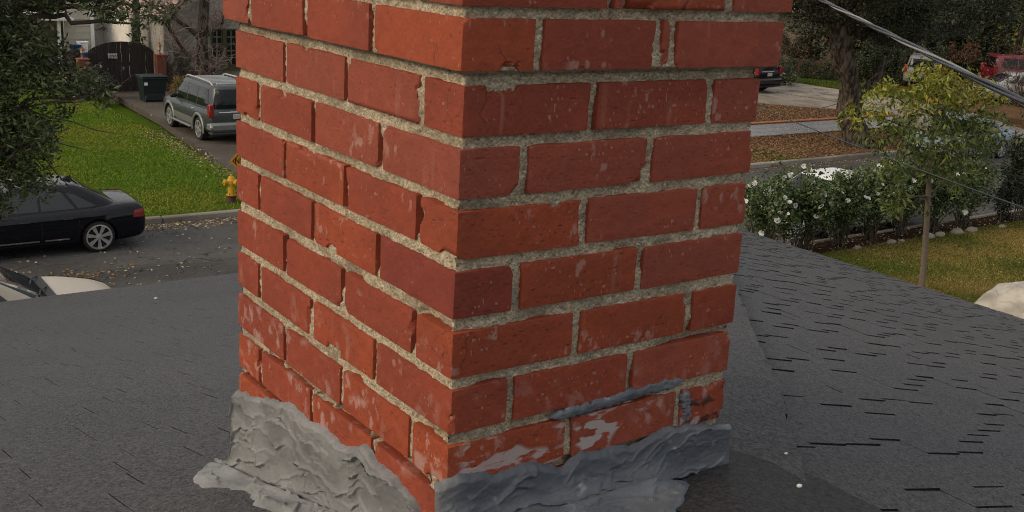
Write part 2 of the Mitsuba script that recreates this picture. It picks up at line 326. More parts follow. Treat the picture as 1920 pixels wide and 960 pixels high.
def tab_mesh(plane, t):
    u0, u1, v0, v1, th, j = t
    h0, h1 = ((.0050, .0083 + j) if th else (.0020, .0046 + j)) if plane == 'r' else ((.0022, .0050 + .6 * j) if th else (.0019, .0044 + .6 * j))
    pts = []
    for u, v, h in ((u0, v0, h0), (u1, v0, h0), (u1, v1, h1), (u0, v1, h1), (u0, v0, -.004), (u1, v0, -.004), (u1, v1, -.004), (u0, v1, -.004)):
        pts.append((u, v, ZC - SL * v + h) if plane == 'f' else (v + HIP, u, ZC - SL * v + h))
    f = [[0, 3, 2], [0, 2, 1], [0, 4, 7], [0, 7, 3], [3, 7, 6], [3, 6, 2], [2, 6, 5], [2, 5, 1], [1, 5, 4], [1, 4, 0]]
    if plane == 'f': f = [q[::-1] for q in f]
    f = [q[::-1] for q in f] if plane == 'f' else f
    return np.array(pts), np.array(f) if plane == 'r' else np.array([q[::-1] for q in f])
def seen(P):
    c = (np.asarray(P) - CAM) @ R
    return c[2] > .2 and abs(c[0] / c[2]) < .5 and abs(c[1] / c[2]) < .26
for plane, seed in (('f', 11), ('r', 12)):
    tabs = shingle_field(plane, seed); items = []
    for t in tabs:
        p, f = tab_mesh(plane, t); c = p[:4].mean(0)
        hid = 0.02 < c[0] < .5 and .02 < c[1] < .73
        vis = seen(c) and not hid
        items.append((np.linalg.norm(c - CAM) if vis else 1e3 + np.linalg.norm(c - CAM), p, f))
    items.sort(key=lambda q: q[0])
    for d, p, f in items[:145]:
        add('shingle', (p, f), 'shingle', parent=roof_key)
    rest = items[145:]
    v = np.vstack([q[1] for q in rest]); f = np.vstack([q[2] + 8 * i for i, q in enumerate(rest)])
    k = add('shingle_field', (v, f), 'shingle', parent=roof_key); tag(k, kind='stuff')
# hip caps folded over the hip line
def cap(s0, s1, wid, h0, h1, key, bs, jit):
    """a folded sheet along the hip between runs s0 and s1 (metres of Y)"""
    pts = []
    a = wid / math.sqrt(2)
    for s, h in ((s0, h0), (s1, h1)):
        for side_, ww in ((-1, a), (0, 0), (1, a)):
            y = s + (ww + jit if side_ < 0 else -ww - jit if side_ > 0 else 0); x = s + HIP + (-ww if side_ < 0 else ww if side_ > 0 else 0)
            z = max(min(ZC - SL * y, ZC - SL * (x - HIP)), -9) + h + (.010 if side_ > 0 else 0)
            pts.append((x, y, z))
    pts = np.array(pts); low = pts.copy(); low[:, 2] = low[:, 2] - .014
    v = np.vstack([pts, low])
    f = []
    for a0, b0 in ((0, 1), (1, 2)):
        f += [[a0, b0, b0 + 3], [a0, b0 + 3, a0 + 3]]
    edge = [0, 1, 2, 5, 4, 3]
    for a0, b0 in zip(edge, edge[1:] + edge[:1]):
        f += [[a0, b0 + 6, b0], [a0, a0 + 6, b0 + 6]]
    return add(key, (v, np.array(f)), bs, parent=roof_key)
rg = rng_(5); s = RY
while s < EY:
    if not -.8 < s < .0: cap(s, s + .17, .135 + rg.normal(0, .006), .013, .028, 'hip_cap', 'shingle', rg.normal(0, .007))
    s += .10
# the darker sheet tucked at the chimney's right foot
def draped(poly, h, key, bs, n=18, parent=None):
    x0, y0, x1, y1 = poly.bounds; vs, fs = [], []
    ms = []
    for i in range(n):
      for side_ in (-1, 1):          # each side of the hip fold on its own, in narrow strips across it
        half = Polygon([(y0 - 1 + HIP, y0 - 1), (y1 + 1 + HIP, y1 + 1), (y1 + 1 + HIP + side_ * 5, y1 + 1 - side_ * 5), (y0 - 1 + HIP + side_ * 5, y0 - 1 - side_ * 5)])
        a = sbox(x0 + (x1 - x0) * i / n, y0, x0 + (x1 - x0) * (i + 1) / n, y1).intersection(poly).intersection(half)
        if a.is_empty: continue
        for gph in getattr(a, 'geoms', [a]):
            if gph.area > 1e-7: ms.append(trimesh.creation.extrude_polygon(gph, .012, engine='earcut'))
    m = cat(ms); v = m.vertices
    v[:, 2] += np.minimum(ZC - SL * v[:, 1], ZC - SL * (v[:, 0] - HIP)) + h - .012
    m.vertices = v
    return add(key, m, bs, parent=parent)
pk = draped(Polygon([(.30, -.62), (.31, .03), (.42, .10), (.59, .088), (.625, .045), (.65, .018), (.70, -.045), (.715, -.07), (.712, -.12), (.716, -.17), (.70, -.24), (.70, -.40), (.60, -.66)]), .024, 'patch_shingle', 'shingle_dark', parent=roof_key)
tag(pk, 'darker shingle sheet at the right foot of the chimney')

# ------------------------------------------------------------------ chimney
W, D, Z0, CH, BH, JT = .5233, .7494, 5.9162, .0804, .0640, .0138
chim = thing('chimney', 'red brick chimney with sandy mortar joints and grey mastic smeared around its foot', 'chimney')
def inset(k): return {2: -.016, 1: -.021}.get(k, 0.0 if k > 2 else -.022)
def brick_mesh(lo, hi, seed):
    lo, hi = np.array(lo), np.array(hi); rg = rng_(seed); res = .0065
    n = np.maximum(2, np.round((hi - lo) / res).astype(int)); axes = [np.linspace(lo[i], hi[i], n[i] + 1) for i in range(3)]
    vs, fs, off = [], [], 0
    for ax in range(3):
        a, b = [i for i in range(3) if i != ax]
        A, B = np.meshgrid(axes[a], axes[b], indexing='ij')
        na, nb = A.shape
        idx = np.arange(na * nb).reshape(na, nb)
        q = np.stack([idx[:-1, :-1].ravel(), idx[1:, :-1].ravel(), idx[1:, 1:].ravel(), idx[:-1, 1:].ravel()], 1)
        for sgn, val in ((-1, lo[ax]), (1, hi[ax])):
            P = np.zeros((na * nb, 3)); P[:, a] = A.ravel(); P[:, b] = B.ravel(); P[:, ax] = val
            flip = (sgn > 0) == (ax == 1)
            vs.append(P); fs.append((q[:, ::-1] if flip else q) + off); off += na * nb
    m = trimesh.Trimesh(np.vstack(vs), np.vstack([np.vstack([f[:, [0, 1, 2]], f[:, [0, 2, 3]]]) for f in fs]), process=False)
    m.merge_vertices(digits_vertex=6)
    p = np.array(m.vertices)
    o = seed * 7.31
    e = meshkit.fbm(p * 55 + o, 3, seed); e2 = meshkit.fbm(p * 160 + o, 2, seed + 1)
    r = .0007 + .0034 * np.clip(e - .48, 0, 1) * 2.2 + .0012 * e2
    q = np.clip(p, lo + r[:, None], hi - r[:, None]); d = p - q; L = np.linalg.norm(d, axis=1, keepdims=True)
    p = q + d / np.maximum(L, 1e-9) * r[:, None]
    c = (lo + hi) / 2
    for _ in range(rg.integers(1, 6)):   # chips knocked off edges and corners
        s = rg.choice([-1, 1], 3).astype(float); s[rg.integers(0, 3)] *= rg.uniform(0, 1) if rg.random() < .7 else 1
        pt = c + (hi - lo) / 2 * s; nv = np.sign(s) * (np.abs(s) > .98); nv = nv / (np.linalg.norm(nv) + 1e-9)
        depth = rg.uniform(.002, .009); rad = rg.uniform(.006, .026)
        dist = np.linalg.norm(p - pt, axis=1)
        cut = np.clip((p - pt) @ nv + depth + .004 * (meshkit.noise(p * 180 + o) - .5), 0, None) * (dist < rad)
        p = p - cut[:, None] * nv
    ctr = p - c; ctr /= (hi - lo) / 2
    out = np.where(np.abs(ctr) > .9, np.sign(ctr), 0.0)
    out /= np.maximum(np.linalg.norm(out, axis=1, keepdims=True), 1e-9)
    p += out * ((.0010 * (meshkit.fbm(p * 22 + o, 2) - .5)) + .0006 * (meshkit.noise(p * 200 + o) - .5))[:, None]
    # slightly out of true
    ang = rg.normal(0, .006, 3); c2 = p - c
    p = c + c2 + np.cross(ang, c2)
    m.vertices = p
    return m
def segs(a, b, joints):
    e = [a] + list(joints) + [b]
    return [(e[i] + (JT / 2 if i else 0), e[i + 1] - (JT / 2 if i < len(e) - 2 else 0)) for i in range(len(e) - 1)]
tones = rng_(77); bi = 0
TONE = {(6, 'cL'): 'c', (7, 'cR'): 'a', (4, 'cR'): 'b', (8, 'cR'): 'b', (5, 'cR'): 'a', (9, 'cR'): 'a', (3, 'cR'): 'b'}
for k in range(-2, 13):
    o = inset(k); zt = Z0 - (k - 2) * CH + tones.normal(0, .0012); zb = zt - BH
    if k <= 0: zt, zb = zt, zb
    odd = k % 2 == 1; x0, y0, x1, y1 = o, o, W - o, D - o
    x1 = W - o * 1.25; hb = .092
    bricks = []   # (lo_xy, hi_xy)
    if odd:
        R_ = segs(x0, x1, [.2065, .4236] if k != 1 else [.2065, .2330, .4236]); L_ = segs(y0, y1, [.1015, .3186, .5357])
        bricks.append((R_[0][0], R_[0][1], y0, L_[0][1], 'cR'))
        L_ = L_[1:]; Rr = R_[1:-1]; end = R_[-1]
        bricks.append((end[0], end[1], y0, y0 + .20, 'R'))
        lastL = L_[-1]; 
        for a, b in L_: bricks.append((x0, x0 + hb, a, b, 'L'))
        for a, b in Rr: bricks.append((a, b, y0, y0 + hb, 'R'))
        back_y = segs(y0 + .20 + JT / 2, y1, [.425, .64])
        for a, b in back_y: bricks.append((x1 - hb, x1, a + (JT / 2 if a < .3 else 0), b, 'B'))
        bricks.append((x0 + hb + JT, x0 + .3, y1 - hb, y1, 'B')); bricks.append((x0 + .3 + JT, x1 - hb - JT, y1 - hb, y1, 'B'))
    else:
        R_ = segs(x0, x1, [.0986, .3157] if k != 2 else [.0986, .2985, .3255]); L_ = segs(y0, y1, [.2107, .4278, .6449])
        bricks.append((R_[0][0], R_[0][1], y0, L_[0][1], 'cL'))
        for a, b in R_[1:]: bricks.append((a, b, y0, y0 + hb, 'R'))
        for a, b in L_[1:-1]: bricks.append((x0, x0 + hb, a, b, 'L'))
        bricks.append((x0, x0 + .20, L_[-1][0], y1, 'L'))
        for a, b in segs(y0 + hb + JT / 2, y1, [.31, .53]): bricks.append((x1 - hb, x1, a + (JT / 2 if a < .2 else 0), b, 'B'))
        bricks.append((x0 + .20 + JT, x1 - hb - JT, y1 - hb, y1, 'B'))
    for (a, b, c_, d, tg) in bricks:
        t = TONE.get((k, tg)) or tones.choice(list('abbbdddd') if k < 6 else list('aaabbbbbd'))
        w = tones.normal(0, .0012, 2)
        key = add('brick', brick_mesh((a + w[0] * 0, c_, zb), (b, d, zt), 100 + bi), 'brick_' + t, smooth=22, parent=chim); bi += 1
# mortar: the core behind the bricks, raked back a little, coarse
def mortar_mesh():
    ztop, zbot = Z0 + 4 * CH, 4.85
    zs = np.arange(zbot, ztop, .0048); ins = []
    for z in zs:
        u = (Z0 - z) / CH + 2; k = math.floor(u); fr = u - k
        o = inset(k)
        if fr > BH / CH: o = max(o, inset(k + 1)) if k < 2 else max(o, inset(k + 1))
        ins.append(o + .0052)
    ins = np.array(ins)
    per = []
    nx, ny = int(W / .0048), int(D / .0048)
    for i in range(nx): per.append((0, i / nx))
    for i in range(ny): per.append((1, i / ny))
    for i in range(nx): per.append((2, i / nx))
    for i in range(ny): per.append((3, i / ny))
    per = np.array(per); n = len(per); P = np.zeros((len(zs), n, 3)); N = np.zeros_like(P)
    for j, z in enumerate(zs):
        a = ins[j]; xa, xb, ya, yb = a, W - a * 1.0, a, D - a
        f = per[:, 1]; s_ = per[:, 0]
        x = np.select([s_ == 0, s_ == 1, s_ == 2, s_ == 3], [xa + (xb - xa) * f, xb + 0 * f, xb - (xb - xa) * f, xa + 0 * f])
        y = np.select([s_ == 0, s_ == 1, s_ == 2, s_ == 3], [ya + 0 * f, ya + (yb - ya) * f, yb + 0 * f, yb - (yb - ya) * f])
        P[j] = np.stack([x, y, z + 0 * x], 1)
        N[j, :, 0] = np.select([s_ == 1, s_ == 3], [1.0, -1.0], 0); N[j, :, 1] = np.select([s_ == 0, s_ == 2], [-1.0, 1.0], 0)
    Q = P.reshape(-1, 3); d = .0058 * (meshkit.fbm(Q * 170, 2, 3) - .5) + .008 * (meshkit.fbm(Q * 28, 3, 5) - .5) - .006 * np.clip(meshkit.fbm(Q * 14 + 5, 2, 9) - .56, 0, 1) * 6
    # joints that have lost their mortar low on the chimney
    for kk, y0_, y1_, dep in ((9, .05, .62, .035), (10, .40, .75, .03), (8, -.1, .10, .006)):
        zj = Z0 - (kk - 1) * CH + (CH - BH) / 2
        d = d - dep * (np.abs(Q[:, 2] - zj) < .0085) * (Q[:, 0] < .03) * (Q[:, 1] > y0_) * (Q[:, 1] < y1_) * (meshkit.fbm(Q * 40, 2, 8) > .3)
    zj = Z0 - 8 * CH + .007
    d = d - .010 * (np.abs(Q[:, 2] - zj) < .008) * (Q[:, 1] < .03) * (Q[:, 0] < .42)
    Q = Q + N.reshape(-1, 3) * d[:, None]
    h = len(zs); i = np.arange(n); j = (i + 1) % n; f = []
    for r in range(h - 1):
        f.append(np.stack([r * n + i, r * n + j, (r + 1) * n + j, (r + 1) * n + i], 1))
    Q = np.vstack([Q, [W / 2, D / 2, zs[-1]]]); t = np.stack([(h - 1) * n + i, (h - 1) * n + j, 0 * i + len(Q) - 1], 1)
    f = np.vstack(f); f = np.vstack([f[:, [0, 1, 2]], f[:, [0, 2, 3]], t])
    return Q, f
add('mortar', mortar_mesh(), 'mortar', smooth=True, parent=chim)
cap_k = add('cap_slab', bbox(-.07, W + .07, -.07, D + .07, Z0 + 4 * CH, Z0 + 4 * CH + .06, .012), 'concrete', parent=chim)

# mastic flashing: a trowelled skin from a ragged line on the brick, over a fillet, out onto the roof
def mastic(u_ax, top, ext, seed, thick, key, label, u0, u1, lift, fil=.55, fw=.03):
    n_u, n_s = int((u1 - u0) / .0030), 120
    U = np.linspace(u0, u1, n_u)
    rg = rng_(seed)
    tz = np.interp(U, *np.array(top).T); ex = np.interp(U, *np.array(ext).T)
    tz = tz + .012 * (meshkit.fbm(np.stack([U * 26, U * 0, U * 0 + seed], 1), 4) - .5) * 2
    ex = ex + .010 * (meshkit.fbm(np.stack([U * 22, U * 0 + 5, U * 0 + seed], 1), 4) - .5) * 2
    S = np.linspace(0, 1, n_s)
    P = np.zeros((n_u, n_s, 3)); N = np.zeros_like(P)
    for i, u in enumerate(U):
        base = ZC - SL * u if u_ax == 'y' else min(ZC - SL * 0, ZC - SL * (u - HIP))
        slope = 0 if u_ax == 'y' else SL
        wall = max(tz[i] - base, .01); out = max(ex[i], .01); r = .022
        L = wall + out; s = S * L
        # path: down the wall then out along the roof, rounded where they meet
        d = np.where(s < wall, 0, s - wall); h = np.where(s < wall, wall - s, 0)
        k = np.exp(-((s - wall) / fw) ** 2) * r * fil * min(1, out / .12)
        d = d + k; h = h + k
        h = h + np.where(s > wall, 0, 0)
        if u_ax == 'y':   # wall x = 0, outward -x; roof level along x
            P[i] = np.stack([-d, u + 0 * d, base + h], 1)
        else:             # wall y = 0, outward -y; roof rises by SL towards -y on the front plane
            zz = np.minimum(ZC + SL * d, ZC - SL * (u - HIP)); P[i] = np.stack([u + 0 * d, -d, np.where(s < wall, base, np.maximum(zz, base)) + h], 1)
        w = np.clip((s - wall + fw) / (2 * fw), 0, 1); w = w * w * (3 - 2 * w)
        P[i][:, 2] += w * lift * min(1, out / .10)
        nv = np.stack([(1 - w), 0 * w, w], 1); nv /= np.linalg.norm(nv, axis=1, keepdims=True)
        N[i] = np.stack([-nv[:, 0], nv[:, 1], nv[:, 2]], 1) if u_ax == 'y' else np.stack([nv[:, 1], -nv[:, 0], nv[:, 2]], 1)
    Q = P.reshape(-1, 3)
    uu = Q[:, 1] if u_ax == 'y' else Q[:, 0]
    ss = np.tile(S, n_u)
    # long trowel strokes that sweep along the face, with lips where one stroke ends on the next
    # trowel strokes laid one over the other: each leaves a slightly dished smear with a raised lip along its edge
    lenS = np.repeat(np.array([max(tz[i] - (ZC - SL * U[i] if u_ax == 'y' else ZC), .01) + max(ex[i], .01) for i in range(n_u)]), n_s)
    sm = ss * lenS; w1 = meshkit.fbm(Q * 16 + seed, 4) - .5; w2 = meshkit.fbm(Q * 16 + seed + 31, 4) - .5
    H = .55 + .5 * (meshkit.fbm(Q * 10 + seed, 2) - .5)
    for _ in range(90):
        cu, cs = rg.uniform(u0, u1), rg.uniform(0, .30); a0 = rg.normal(.15 if u_ax == 'y' else 0.05, .35); la, lb = rg.uniform(.045, .13), rg.uniform(.012, .032)
        du, ds = uu - cu + .035 * w1, sm - cs + .035 * w2; ca, sa = math.cos(a0), math.sin(a0); A_ = (du * ca + ds * sa) / la; B_ = (-du * sa + ds * ca) / lb
        e = np.maximum(np.abs(A_), np.abs(B_)); mk = np.clip((1 - e) / .10, 0, 1); mk = mk * mk * (3 - 2 * mk)
        h = rg.uniform(.30, .85) + .22 * A_ + .25 * np.clip(B_, -1, 1) ** 2 + .40 * np.exp(-((B_ - .86) / .10) ** 2) * rg.uniform(.2, 1.2) + .30 * np.exp(-((A_ - .90) / .06) ** 2)
        H = H * (1 - mk) + h * mk
    H = H + .10 * (meshkit.fbm(np.stack([Q[:, 0] * 40, Q[:, 1] * 40, Q[:, 2] * 150], 1) + seed, 3) - .5) + .10 * (meshkit.fbm(Q * 70, 3) - .5)
    d = thick * (.15 + H) * (np.where(uu > .77, .5, 1.0) if u_ax == 'y' else 1.0)
    edge = np.minimum(1, np.minimum(ss / .035, (1 - ss) / .05)); ue = np.minimum(1, np.minimum((uu - u0) / .012, (u1 - uu) / .012))
    d = np.maximum(d, .0012) * np.clip(edge, 0, 1) ** .5 * np.clip(ue, .0, 1) ** .5 - .004 * (1 - np.clip(edge, 0, 1)) + .003
    Q = Q + N.reshape(-1, 3) * d[:, None]
    idx = np.arange(n_u * n_s).reshape(n_u, n_s)
    f = np.stack([idx[:-1, :-1].ravel(), idx[:-1, 1:].ravel(), idx[1:, 1:].ravel(), idx[1:, :-1].ravel()], 1)
    if u_ax == 'x': f = f[:, ::-1]
    f = np.vstack([f[:, [0, 1, 2]], f[:, [0, 2, 3]]])
    k = add(key, (Q, f), 'mastic', smooth=True, parent=chim); tag(k, label)
mastic('y', [(-.03, 5.215), (.01, 5.222), (.05, 5.226), (.11, 5.245), (.175, 5.25), (.226, 5.255), (.315, 5.228), (.456, 5.222), (.616, 5.196), (.755, 5.158), (.775, 5.10), (.79, 5.0), (.82, 4.975), (.88, 4.955)],
       [(-.03, .055), (.10, .06), (.236, .075), (.33, .068), (.465, .075), (.52, .065), (.60, .05), (.654, .058), (.70, .095), (.78, .085), (.82, .06), (.88, .01)], 3, .0105, 'mastic_skin', 'pale grey mastic trowelled over the left foot of the chimney', -.022, .875, .004)
mastic('x', [(-.03, 5.30), (0, 5.306), (.05, 5.304), (.14, 5.300), (.2, 5.284), (.23, 5.292), (.34, 5.287), (.41, 5.295), (.51, 5.28), (.56, 5.27)],
       [(-.03, .16), (.1, .16), (.24, .155), (.30, .135), (.35, .105), (.39, .07), (.43, .035), (.48, .012), (.56, .008)], 8, .0075, 'mastic_skin', 'grey mastic smeared over the right foot of the chimney, its blue skylight tint painted in', -.02, .545, .019, 1.5, .05)
# the strip of mastic pressed into the bed joint on the right face
def strip(pts, wid, key, label, seed):
    """a smear pressed flat into a joint: a ribbon with ragged edges"""
    p = spline([(x, 0, z) for x, z in pts], 90); t = np.gradient(p, axis=0); t /= np.linalg.norm(t, axis=1, keepdims=True); nn = np.stack([-t[:, 2], 0 * t[:, 0], t[:, 0]], 1)
    L = np.arange(90) * .12 + seed; up = wid * (.35 + 1.3 * meshkit.fbm(np.stack([L * 3, 0 * L, 0 * L], 1), 4)); dn = wid * (.35 + 1.3 * meshkit.fbm(np.stack([L * 3, 0 * L + 9, 0 * L], 1), 4))
    e = np.minimum(1, np.minimum(np.arange(90), np.arange(89, -1, -1)) / 6.0); F_ = np.linspace(-1, 1, 15); V_ = []
    for f in F_:
        q = p + nn * (np.where(f > 0, up, dn) * f * e)[:, None]; h = .0055 * (1 - abs(f) ** 3) * e * (.45 + .9 * meshkit.fbm(q * 70 + seed, 3)); q[:, 1] = .0045 - .0035 * (1 - abs(f) ** 6) - h; V_.append(q)
    V_ = np.stack(V_, 1); a, b = V_.shape[:2]; idx = np.arange(a * b).reshape(a, b); f = np.stack([idx[:-1, :-1].ravel(), idx[1:, :-1].ravel(), idx[1:, 1:].ravel(), idx[:-1, 1:].ravel()], 1); f = np.vstack([f[:, [0, 1, 2]], f[:, [0, 2, 3]]])
    k = add(key, (V_.reshape(-1, 3), f), 'mastic', smooth=True, parent=chim); tag(k, label)
strip([(.17, 5.360), (.24, 5.362), (.31, 5.366), (.36, 5.369), (.43, 5.369)], .0095, 'mastic_bead', 'bead of grey mastic pressed into a bed joint', 1)
strip([(.433, 5.350), (.438, 5.335), (.441, 5.318), (.444, 5.300)], .009, 'mastic_bead', 'short bead of grey mastic in an upright joint', 5)

# ------------------------------------------------------------------ vehicles
RING = np.array([(0, 0), (.55, 0), (.80, .0), (.92, .04), (.975, .14), (.995, .30), (1, .46), (.995, .60), (.98, .74), (.955, .86), (.90, .945), (.80, .985), (.60, 1.0), (.3, 1.012), (0, 1.018)])
class Car:
    def __init__(s, name, label, L, wid, st, cabin, wheels, paint_, loc, rot, group=None, ring=RING, scale=1.0):
        s.sc = scale
        """st: stations (x, half-width fraction, z bottom, z top) from the rear (x = 0); cabin: (z0, z1, rear x at z0, at z1, front x at z0, at z1, half-width at z0, at z1)"""
        s.k = thing(name, label, 'car', group); s.loc, s.rot, s.hw = loc, rot, wid / 2
        s.st = np.array(st, float); s.cab = cabin; s.L = L; s.ring = ring
        x = np.unique(np.r_[np.linspace(0, L, 60), s.st[:, 0]])
        from scipy.interpolate import PchipInterpolator as PI
        s.fw, s.fb, s.ft = (PI(s.st[:, 0], s.st[:, i]) for i in (1, 2, 3))
        full = np.vstack([ring, (ring[1:-1] * [-1, 1])[::-1]]); n = len(full)
        P = []
        for xi in x:
            w, zb, zt = s.fw(xi) * s.hw, s.fb(xi), s.ft(xi)
            P.append(np.stack([0 * full[:, 0] + xi, full[:, 0] * w, zb + (zt - zb) * full[:, 1]], 1))
        v = np.vstack(P); f = []; i = np.arange(n); j = (i + 1) % n
        for k in range(len(x) - 1):
            f.append(np.stack([k * n + i, (k + 1) * n + j, k * n + j], 1)); f.append(np.stack([k * n + i, (k + 1) * n + i, (k + 1) * n + j], 1))
        v = np.vstack([v, P[0].mean(0), P[-1].mean(0)]); a = len(v) - 2
        f.append(np.stack([0 * i + a, i, j], 1)); o = (len(x) - 1) * n; f.append(np.stack([0 * i + a + 1, o + j, o + i], 1))
        body = trimesh.Trimesh(v, np.vstack(f), process=False)
        if body.volume < 0: body.invert()
        man = m3.Manifold(m3.Mesh(np.asarray(body.vertices, np.float32), np.asarray(body.faces, np.uint32)))
        for wx, r, arch in wheels:
            for sd in (-1, 1):
                cyl = m3.Manifold.cylinder(.34, arch, arch, 40).rotate((90, 0, 0)).translate((wx, s.hw + .08 if sd > 0 else -s.hw + .26, r))
                man = man - cyl
        s.part('body', tm(man), paint_, 30)
        # cabin
        z0, z1, r0, r1, f0, f1, w0, w1 = cabin
        ts = np.array([0, .2, .4, .6, .78, .9, .96, 1.0]); ins = np.array([0, 0, 0, 0, .0, .012, .04, .10]); P = []
        th = np.arange(72) * 2 * np.pi / 72
        for t, q in zip(ts, ins):
            c = s.cabring(t, th); ctr = c.mean(0); c = ctr + (c - ctr) * (1 - q); P.append(np.column_stack([c, np.full(72, z0 + (z1 - z0) * t)]))
        v = np.vstack(P); f = []; i = np.arange(72); j = (i + 1) % 72
        for k in range(len(ts) - 1):
            f.append(np.stack([k * 72 + i, k * 72 + j, (k + 1) * 72 + j], 1)); f.append(np.stack([k * 72 + i, (k + 1) * 72 + j, (k + 1) * 72 + i], 1))
        v = np.vstack([v, P[-1].mean(0) + [0, 0, .025]]); f.append(np.stack([(len(ts) - 1) * 72 + i, (len(ts) - 1) * 72 + j, 0 * i + len(v) - 1], 1))
        s.part('roof', trimesh.Trimesh(v, np.vstack(f), process=False), paint_, 40)
    def cabring(s, t, th, n=7):
        z0, z1, r0, r1, f0, f1, w0, w1 = s.cab
        bow = math.sin(math.pi * min(t, 1)) * .035
        xr, xf, w = r0 + (r1 - r0) * t - bow, f0 + (f1 - f0) * t + bow, w0 + (w1 - w0) * t + bow * .4
        c, sn = np.cos(th), np.sin(th); rr = (np.abs(c) ** n + np.abs(sn) ** n) ** (-1 / n)
        return np.stack([(xr + xf) / 2 + (xf - xr) / 2 * c * rr, w * sn * rr], 1)
    def caby(s, x, z, n=7):
        z0, z1, r0, r1, f0, f1, w0, w1 = s.cab; t = (z - z0) / (z1 - z0); bow = math.sin(math.pi * np.clip(t, 0, 1)) * .035
        xr, xf, w = r0 + (r1 - r0) * t - bow, f0 + (f1 - f0) * t + bow, w0 + (w1 - w0) * t + bow * .4
        q = np.clip(abs(2 * (x - (xr + xf) / 2) / (xf - xr)), 0, .999)
        return w * (1 - q ** n) ** (1 / n)
    def cabx(s, y, z, front, n=7):
        z0, z1, r0, r1, f0, f1, w0, w1 = s.cab; t = (z - z0) / (z1 - z0); bow = math.sin(math.pi * np.clip(t, 0, 1)) * .035
        xr, xf, w = r0 + (r1 - r0) * t - bow, f0 + (f1 - f0) * t + bow, w0 + (w1 - w0) * t + bow * .4
        q = np.clip(abs(y / w), 0, .999); h = (xf - xr) / 2 * (1 - q ** n) ** (1 / n); m = (xr + xf) / 2
        return m + h if front else m - h
    def bodyy(s, x, z):
        zb, zt = s.fb(x), s.ft(x); q = np.clip((z - zb) / (zt - zb), 0, .985)
        a = s.ring[2:13]; return float(s.fw(x) * s.hw * np.interp(q, a[:, 1], a[:, 0]))
    def part(s, name, mesh, bs, smooth=30, label=None, under=None):
        m = mesh.copy(); m.vertices = m.vertices * s.sc; m = rotz(m, s.rot, s.loc); k = add(name, m, bs, smooth, parent=under or s.k)
        if label: tag(k, label)
        return k
    def panel(s, poly, surf, off=.006, th=.02, step=.12):
        """poly in two coordinates, laid on a surface; surf(a, b, o) -> xyz"""
        x0, y0, x1, y1 = poly.bounds; n = max(1, int(math.ceil((x1 - x0) / step))); mm = max(1, int(math.ceil((y1 - y0) / step))); ms = []
        for i in range(n):
            for j in range(mm):
                q = sbox(x0 + (x1 - x0) * i / n, y0 + (y1 - y0) * j / mm, x0 + (x1 - x0) * (i + 1) / n, y0 + (y1 - y0) * (j + 1) / mm).intersection(poly)
                for gph in getattr(q, 'geoms', [q]):
                    if gph.area > 1e-6 and gph.geom_type == 'Polygon': ms.append(trimesh.creation.extrude_polygon(gph, 1.0, engine='earcut'))
        m = cat(ms); v = m.vertices
        m.vertices = np.array([surf(a, b, off if c > .5 else off - th) for a, b, c in v]); return m
    def side_glass(s, poly, bs='glass_dark', sides=(1, -1), name='window', off=.006):
        for sd in sides: s.part(name, s.panel(Polygon(poly), lambda a, b, o: (a, sd * (s.caby(a, b) + o), b), off), bs, 25)
    def end_glass(s, poly, front, bs='glass_dark', name='windscreen', off=.006):
        sg = 1 if front else -1
        s.part(name, s.panel(Polygon(poly), lambda a, b, o: (s.cabx(a, b, front) + sg * o, a, b), off), bs, 25)
    def side(s, poly, bs, name, sides=(1, -1), off=.004, label=None):
        for sd in sides: s.part(name, s.panel(Polygon(poly), lambda a, b, o: (a, sd * (s.bodyy(a, b) + o), b), off), bs, 25, label)
    def seam(s, pts, sides=(1, -1), w=.009):
        from shapely.geometry import LineString
        s.side(list(LineString(pts).buffer(w / 2, cap_style='flat').exterior.coords), 'black_plastic', 'door_seam', sides, .0015)
    def wheel(s, x, sd, r, w, spokes, double=False, rim=.72):
        tire = lathe([(r * rim, -w / 2 + .01), (r * .80, -w / 2 - .004), (r * .95, -w / 2 + .012), (r, -w / 2 + .04), (r, w / 2 - .04), (r * .95, w / 2 - .012), (r * .80, w / 2 + .004), (r * rim, w / 2 - .01), (r * rim, -w / 2 + .01)], 40, 'y')
        y = sd * (s.hw - w / 2 - .012)
        mv = lambda m: m.apply_translation([x, y, r]) or m
        wk = s.part('wheel', mv(tire), 'rubber', 40)
        R_ = r * rim; yo = sd * (w / 2 - .025)
        ms = [lathe([(R_, -.03), (R_ + .004, .03), (R_ - .022, .034), (R_ - .03, -.03), (R_, -.03)], 40, 'y')]
        for i in range(spokes):
            a0 = 2 * math.pi * i / spokes + .2
            for da in ((-.10, .10) if double else (0,)):
                hw_ = .020 if double else .034
                pl = np.array([[.03, -hw_ * .8], [R_ - .01, -hw_], [R_ - .01, hw_], [.03, hw_ * .8]]); c, sn = math.cos(a0 + da), math.sin(a0 + da)
                pts = np.array([[q[0] * c - q[1] * sn, yy_, q[0] * sn + q[1] * c] for yy_ in (-.012, .022) for q in pl])
                ms.append(trimesh.convex.convex_hull(pts))
        ms.append(lathe([(0, .03), (.05, .028), (.065, .0), (.065, -.02)], 20, 'y'))
        m = cat(ms)
        if sd < 0: m.vertices = m.vertices * [1, -1, 1]; m.invert()
        m.apply_translation([0, yo, 0]); s.part('rim', mv(m), 'alloy', 30, under=wk)
        dk = lathe([(0, 0), (R_ - .01, 0), (R_ - .01, -.02), (0, -.02)], 32, 'y'); dk.apply_translation([0, yo - sd * .05, 0]); s.part('brake_disc', mv(dk), 'black_plastic', 30, under=wk)
    def wheels(s, xs, r, w, spokes, double=False, rim=.72):
        for x in xs:
            for sd in (1, -1): s.wheel(x, sd, r, w, spokes, double, rim)
